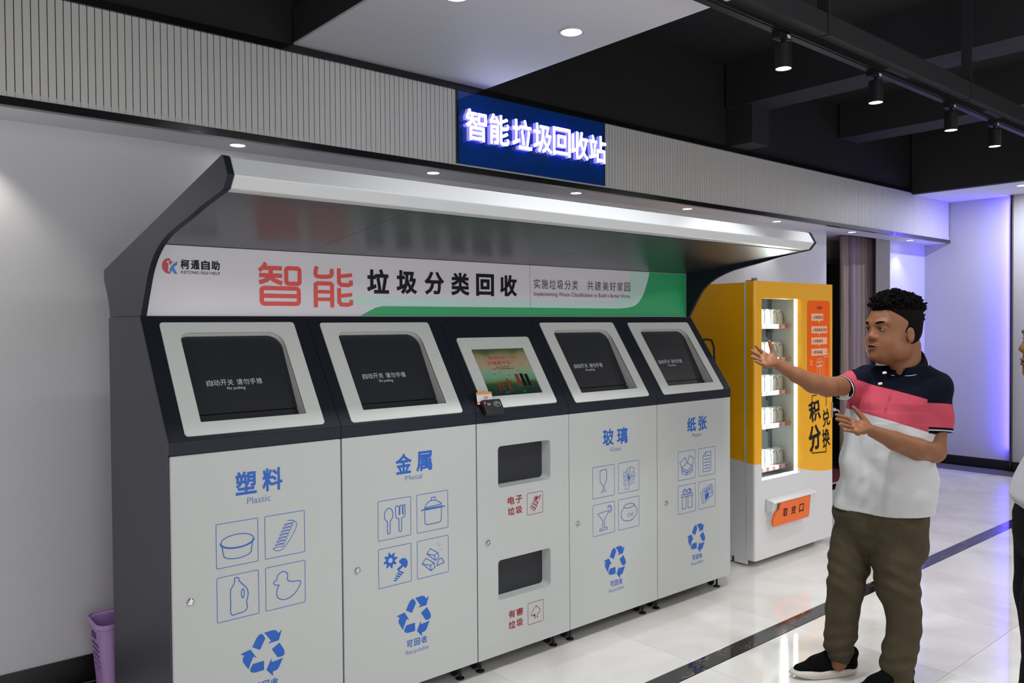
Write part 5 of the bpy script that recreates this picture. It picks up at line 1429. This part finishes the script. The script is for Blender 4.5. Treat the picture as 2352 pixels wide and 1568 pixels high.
# trousers
def wl(u, v, Z): return .003 * np.sin(38 * Z + 11 * u) + .0025 * np.sin(55 * v + 20 * Z)
Q = SDF(V(2.20, -1.66, .03), V(3.05, -.62, 1.02), .0045)
rw = [(1275, 2040, .10, .165), (1245, 2026, .128, .192), (1215, 2023, .145, .203), (1180, 2024, .152, .206), (1150, 2025, .150, .200)]
pc = [W(u, v, 0) for v, u, a, b in rw]
Q.loft([p[2] for p in pc], [p[:2] for p in pc], [(a, b) for v, u, a, b in rw], angB, .02, wl)
Q.chain([W(1962, 1232, .075), W(1951, 1290, .05), W(1943, 1345, .0), W(1934, 1400, .0), W(1932, 1450, .0), W(1927, 1480, .0), W(1928, 1500, .0)], [.104, .092, .082, .072, .068, .063, .054], .02)
Q.chain([W(2066, 1235, -.06), W(2057, 1290, -.09), W(2062, 1350, -.12), W(2074, 1400, -.14), W(2076, 1440, -.15), W(2068, 1490, -.16), W(2060, 1530, -.17), W(2058, 1566, -.17)], [.112, .104, .092, .074, .069, .069, .066, .058], .02)
# folds at the knees, ankles and hips
def creases(X, Y, Z):
    r = (X - ORG[0]) * RH[0] + (Y - ORG[1]) * RH[1]; f = (X - ORG[0]) * FH[0] + (Y - ORG[1]) * FH[1]
    return (.0042 * np.exp(-((Z - .50) / .085) ** 2) * np.sin(88 * Z + 34 * r + 2.0 * np.sin(16 * r + 9 * f))
            + .0042 * np.exp(-((Z - .13) / .10) ** 2) * np.sin(105 * Z - 26 * r + 2 * np.sin(22 * f))
            + .0036 * np.exp(-((Z - .80) / .14) ** 2) * np.sin(58 * r - 30 * Z + 2.2 * np.sin(11 * Z + 6 * r))
            + .0018 * np.sin(24 * Z + 33 * r + 2.5 * np.sin(8 * Z)))
Q.ripple(creases)
tro = Q.build('trousers', M_TROU, man, ORG)
# trainers
def shoe(nm_label, heel, toe, par, off, h=.004):
    d = toe - heel; d[2] = 0; L = np.linalg.norm(d); d /= L; s_ = V(-d[1], d[0], 0); P3 = lambda t, w, z: heel + d * t * L + s_ * w + V(0, 0, z)
    S = SDF(heel - .14 + V(0, 0, .12), heel + .0, h) if False else None
    lo_ = np.minimum(heel, toe) - .10; hi_ = np.maximum(heel, toe) + .10; lo_[2] = .0; hi_[2] = .17
    S = SDF(lo_, hi_, h)
    S.chain([P3(.10, 0, .052), P3(.30, 0, .052), P3(.62, -.002, .044), P3(.90, 0, .036)], [.036, .036, .040, .026], .02)
    S.cap(P3(.07, 0, .100), P3(.28, 0, .108), .032, .036, .02); S.cap(P3(.28, 0, .108), P3(.64, 0, .060), .034, .027, .03)
    S.ell(P3(.17, 0, .158), (.05, .034, .03), [d, s_, V(0, 0, 1)], .006, sub=True)
    def below(X, Y, Z): return (Z - .030) + 0 * X + 0 * Y
    S.put(lo_, hi_, below, .004, sub=True)
    up = S.build('trainer', M_SHOE, par, off)
    mb = MB(); ol = []
    wd = lambda t: .034 + .012 * math.sin(math.pi * min(1, t * .95)) - .004 * math.cos(math.pi * t)
    for t in np.linspace(-.02, 1.04, 22):
        w = wd(max(0, min(1, t))) * math.sqrt(max(0.02, 1 - (abs(2 * (t + .02) / 1.06 - 1)) ** 6)); ol.append((t, w))
    ring = [P3(t, w, 0) for t, w in ol] + [P3(t, -w, 0) for t, w in ol[::-1]]
    n = len(ring); cen = sum(ring) / n; vs = []
    for z, k in ((.002, .94), (.008, 1.0), (.022, 1.03), (.034, .98), (.036, .90)):
        for i, p in enumerate(ring):
            t = ((p - heel) @ d) / L; rise = .012 * max(0, t - .75) / .25 * (1 if z < .02 else .2) + (.012 * max(0, .15 - t) / .15 if z > .02 else 0)
            q_ = cen + (p - cen) * k; vs.append(V(q_[0], q_[1], z + rise) - off)
    mb.add(vs, [(j * n + i, j * n + (i + 1) % n, (j + 1) * n + (i + 1) % n, (j + 1) * n + i) for j in range(4) for i in range(n)] + [tuple(range(n))[::-1], tuple(4 * n + i for i in range(n))])
    so_ = mb.build('sole', M_SOLE, up, smooth=True)
    mb = MB()
    for k in range(4):
        t = .34 + .075 * k; z = .139 - .0150 * k; mb.tube([P3(t, -.024, z - .018) - off, P3(t + .02, 0, z) - off, P3(t, .024, z - .018) - off], .0028, 6)
    mb.tube([P3(.31, .0, .142) - off, P3(.27, .03, .158) - off, P3(.34, .038, .135) - off], .0022, 6); mb.tube([P3(.31, .0, .142) - off, P3(.33, -.03, .160) - off, P3(.38, -.038, .138) - off], .0022, 6)
    mb.build('laces', M_RUB, up, smooth=True)
    return up
shoe('', V(2.755, -1.125, 0), V(2.49, -.955, 0), man, ORG)
ft = W(2060, 1600, -.17); ft[2] = 0
shoe('', ft + V(.06, -.035, 0), ft + V(.06, -.035, 0) + V(-.245, .135, 0), man, ORG)

# ---------------- the second man, mostly beyond the right edge of the frame
W2 = measured(2.70)
O2 = W2(2450, 1200, .05); O2[2] = 0
p2 = empty('person', tuple(O2), 'person at the right edge in a pale grey shirt and black trousers, mostly cut off', 'person')
f2 = frame(108); ang2 = math.atan2(f2[0][1], f2[0][0])
mn = O2 - V(.45, .45, 0); mx_ = O2 + V(.45, .45, 1.80); mn[2] = .03
B2 = SDF(mn, mx_, .007)
cu = 2478
h2 = W2(2440, 770, 0); H2, Rm2 = head(B2, h2, f2, 1.02)
B2.cap(W2(2458, 830), W2(cu + 38, 905), .055, .06, .03)
A1, A2 = W2(cu + 45, 925) - f2[1] * .18, W2(cu + 45, 925) + f2[1] * .18
B2.chain([W2(cu + 40, 915), A1], [.06, .05], .03); B2.chain([W2(cu + 40, 915), A2], [.06, .05], .03)
hands = []
for A, sgn in ((A1, -1), (A2, 1)):
    E_ = A + V(0, 0, -.28) + f2[1] * .04 * sgn - f2[0] * .06; Wr = E_ + V(0, 0, -.235) - f2[0] * .02
    B2.chain([A, E_, Wr], [.048, .042, .027], .02)
    dn = V(0, 0, -1) + .25 * f2[0]; dn /= np.linalg.norm(dn)
    kn = [Wr + dn * .085 + f2[0] * (.03 - .02 * i) for i in range(4)]
    hand(B2, Wr, kn, [(k + dn * .036 - f2[1] * .006 * sgn, k + dn * (.066 - .004 * abs(i - 1)) - f2[1] * .018 * sgn) for i, k in enumerate(kn)], [Wr + dn * .02 + f2[0] * .018, Wr + dn * .045 + f2[0] * .038, Wr + dn * .07 + f2[0] * .048, Wr + dn * .092 + f2[0] * .052], r=.009)
hp2 = [W2(cu + d_, v) for v, d_ in ((1290, 0), (1190, 0), (1100, 0), (1000, 22), (930, 40))]
B2.loft([p[2] for p in hp2], [p[:2] for p in hp2], [(.10, .13), (.12, .14), (.12, .14), (.10, .14), (.06, .12)], ang2, .03)
L1 = [W2(cu - 8, 1240) - f2[1] * .09, W2(cu - 12, 1400) - f2[1] * .10 + f2[0] * .02, None]; 
def leg2(S, q, r, k=.03):
    hp_ = W2(cu - 42, 1235) + f2[1] * .085 * q; kn_ = V(hp_[0], hp_[1], .50) + f2[0] * (.045 if q > 0 else .0); an_ = V(hp_[0], hp_[1], .10) + f2[0] * (.115 if q > 0 else -.04)
    S.chain([hp_, .5 * (hp_ + kn_), kn_, .5 * (kn_ + an_), an_], r, k); return an_
an = [leg2(B2, q, [.08, .065, .055, .05, .04]) for q in (-1, 1)]
B2.build('body', M_SKIN, p2, O2); face_parts(p2, H2, Rm2, 1.02, O2)
G = SDF(h2 - .16, h2 + .17, .006)
G.ell(H2(-.022, 0, .030), (.115, .095, .100), Rm2, .01); G.ell(H2(.112, 0, -.05), (.082, .14, .10), Rm2, .006, sub=True); G.ell(H2(.04, 0, -.12), (.13, .14, .115), Rm2, .006, sub=True)
G.build('hair', M_HAIR, p2, O2)
T2 = SDF(mn, mx_, .007)
def wr2(u, v, Z): return .004 * np.sin(22 * Z + 9 * v) + .003 * np.sin(35 * v + 7 * Z)
r2_ = [(1172, cu - 4, .168, .18), (1148, cu - 6, .186, .185), (1110, cu - 2, .176, .18), (1060, cu, .150, .175), (1000, cu + 22, .120, .172), (950, cu + 36, .10, .165), (905, cu + 45, .06, .10)]
pc = [W2(u, v) for v, u, a, b in r2_]
T2.loft([p[2] for p in pc], [p[:2] for p in pc], [(a, b) for v, u, a, b in r2_], ang2, .02, wr2)
for A, sgn in ((A1, -1), (A2, 1)):
    T2.chain([W2(cu + 45, 920), A], [.07, .062], .03); T2.chain([A, A + V(0, 0, -.16) + f2[1] * .024 * sgn], [.064, .062], .03)
T2.cap(W2(cu + 30, 880), W2(cu + 38, 900), .055, .05, .01, sub=True)
T2.build('shirt', M_GSHIRT, p2, O2)
Q2 = SDF(mn, mx_ - V(0, 0, .6), .007)
rw = [(1290, cu - 38, .11, .15), (1240, cu - 34, .140, .17), (1190, cu - 22, .160, .172), (1160, cu - 14, .158, .17)]
pc = [W2(u, v) for v, u, a, b in rw]
Q2.loft([p[2] for p in pc], [p[:2] for p in pc], [(a, b) for v, u, a, b in rw], ang2, .02)
for q in (-1, 1): leg2(Q2, q, [.115, .110, .085, .085, .088], .02)
Q2.build('trousers', M_BLKC, p2, O2)
pb = W2(2330, 1190, -.05) - O2
mb = MB(); c0 = W2(cu, 1176) - O2; mb.tube([c0 + .158 * math.cos(a) * f2[0] + .178 * math.sin(a) * f2[1] for a in np.linspace(0, 2 * math.pi, 40)], .010, 6, caps=False); mb.build('belt', M_RUB, p2, smooth=True)
for a_ in an: shoe('', V(a_[0], a_[1], 0) - f2[0] * .07, V(a_[0], a_[1], 0) + f2[0] * .20, p2, O2, .006)
bpy.context.view_layer.update()
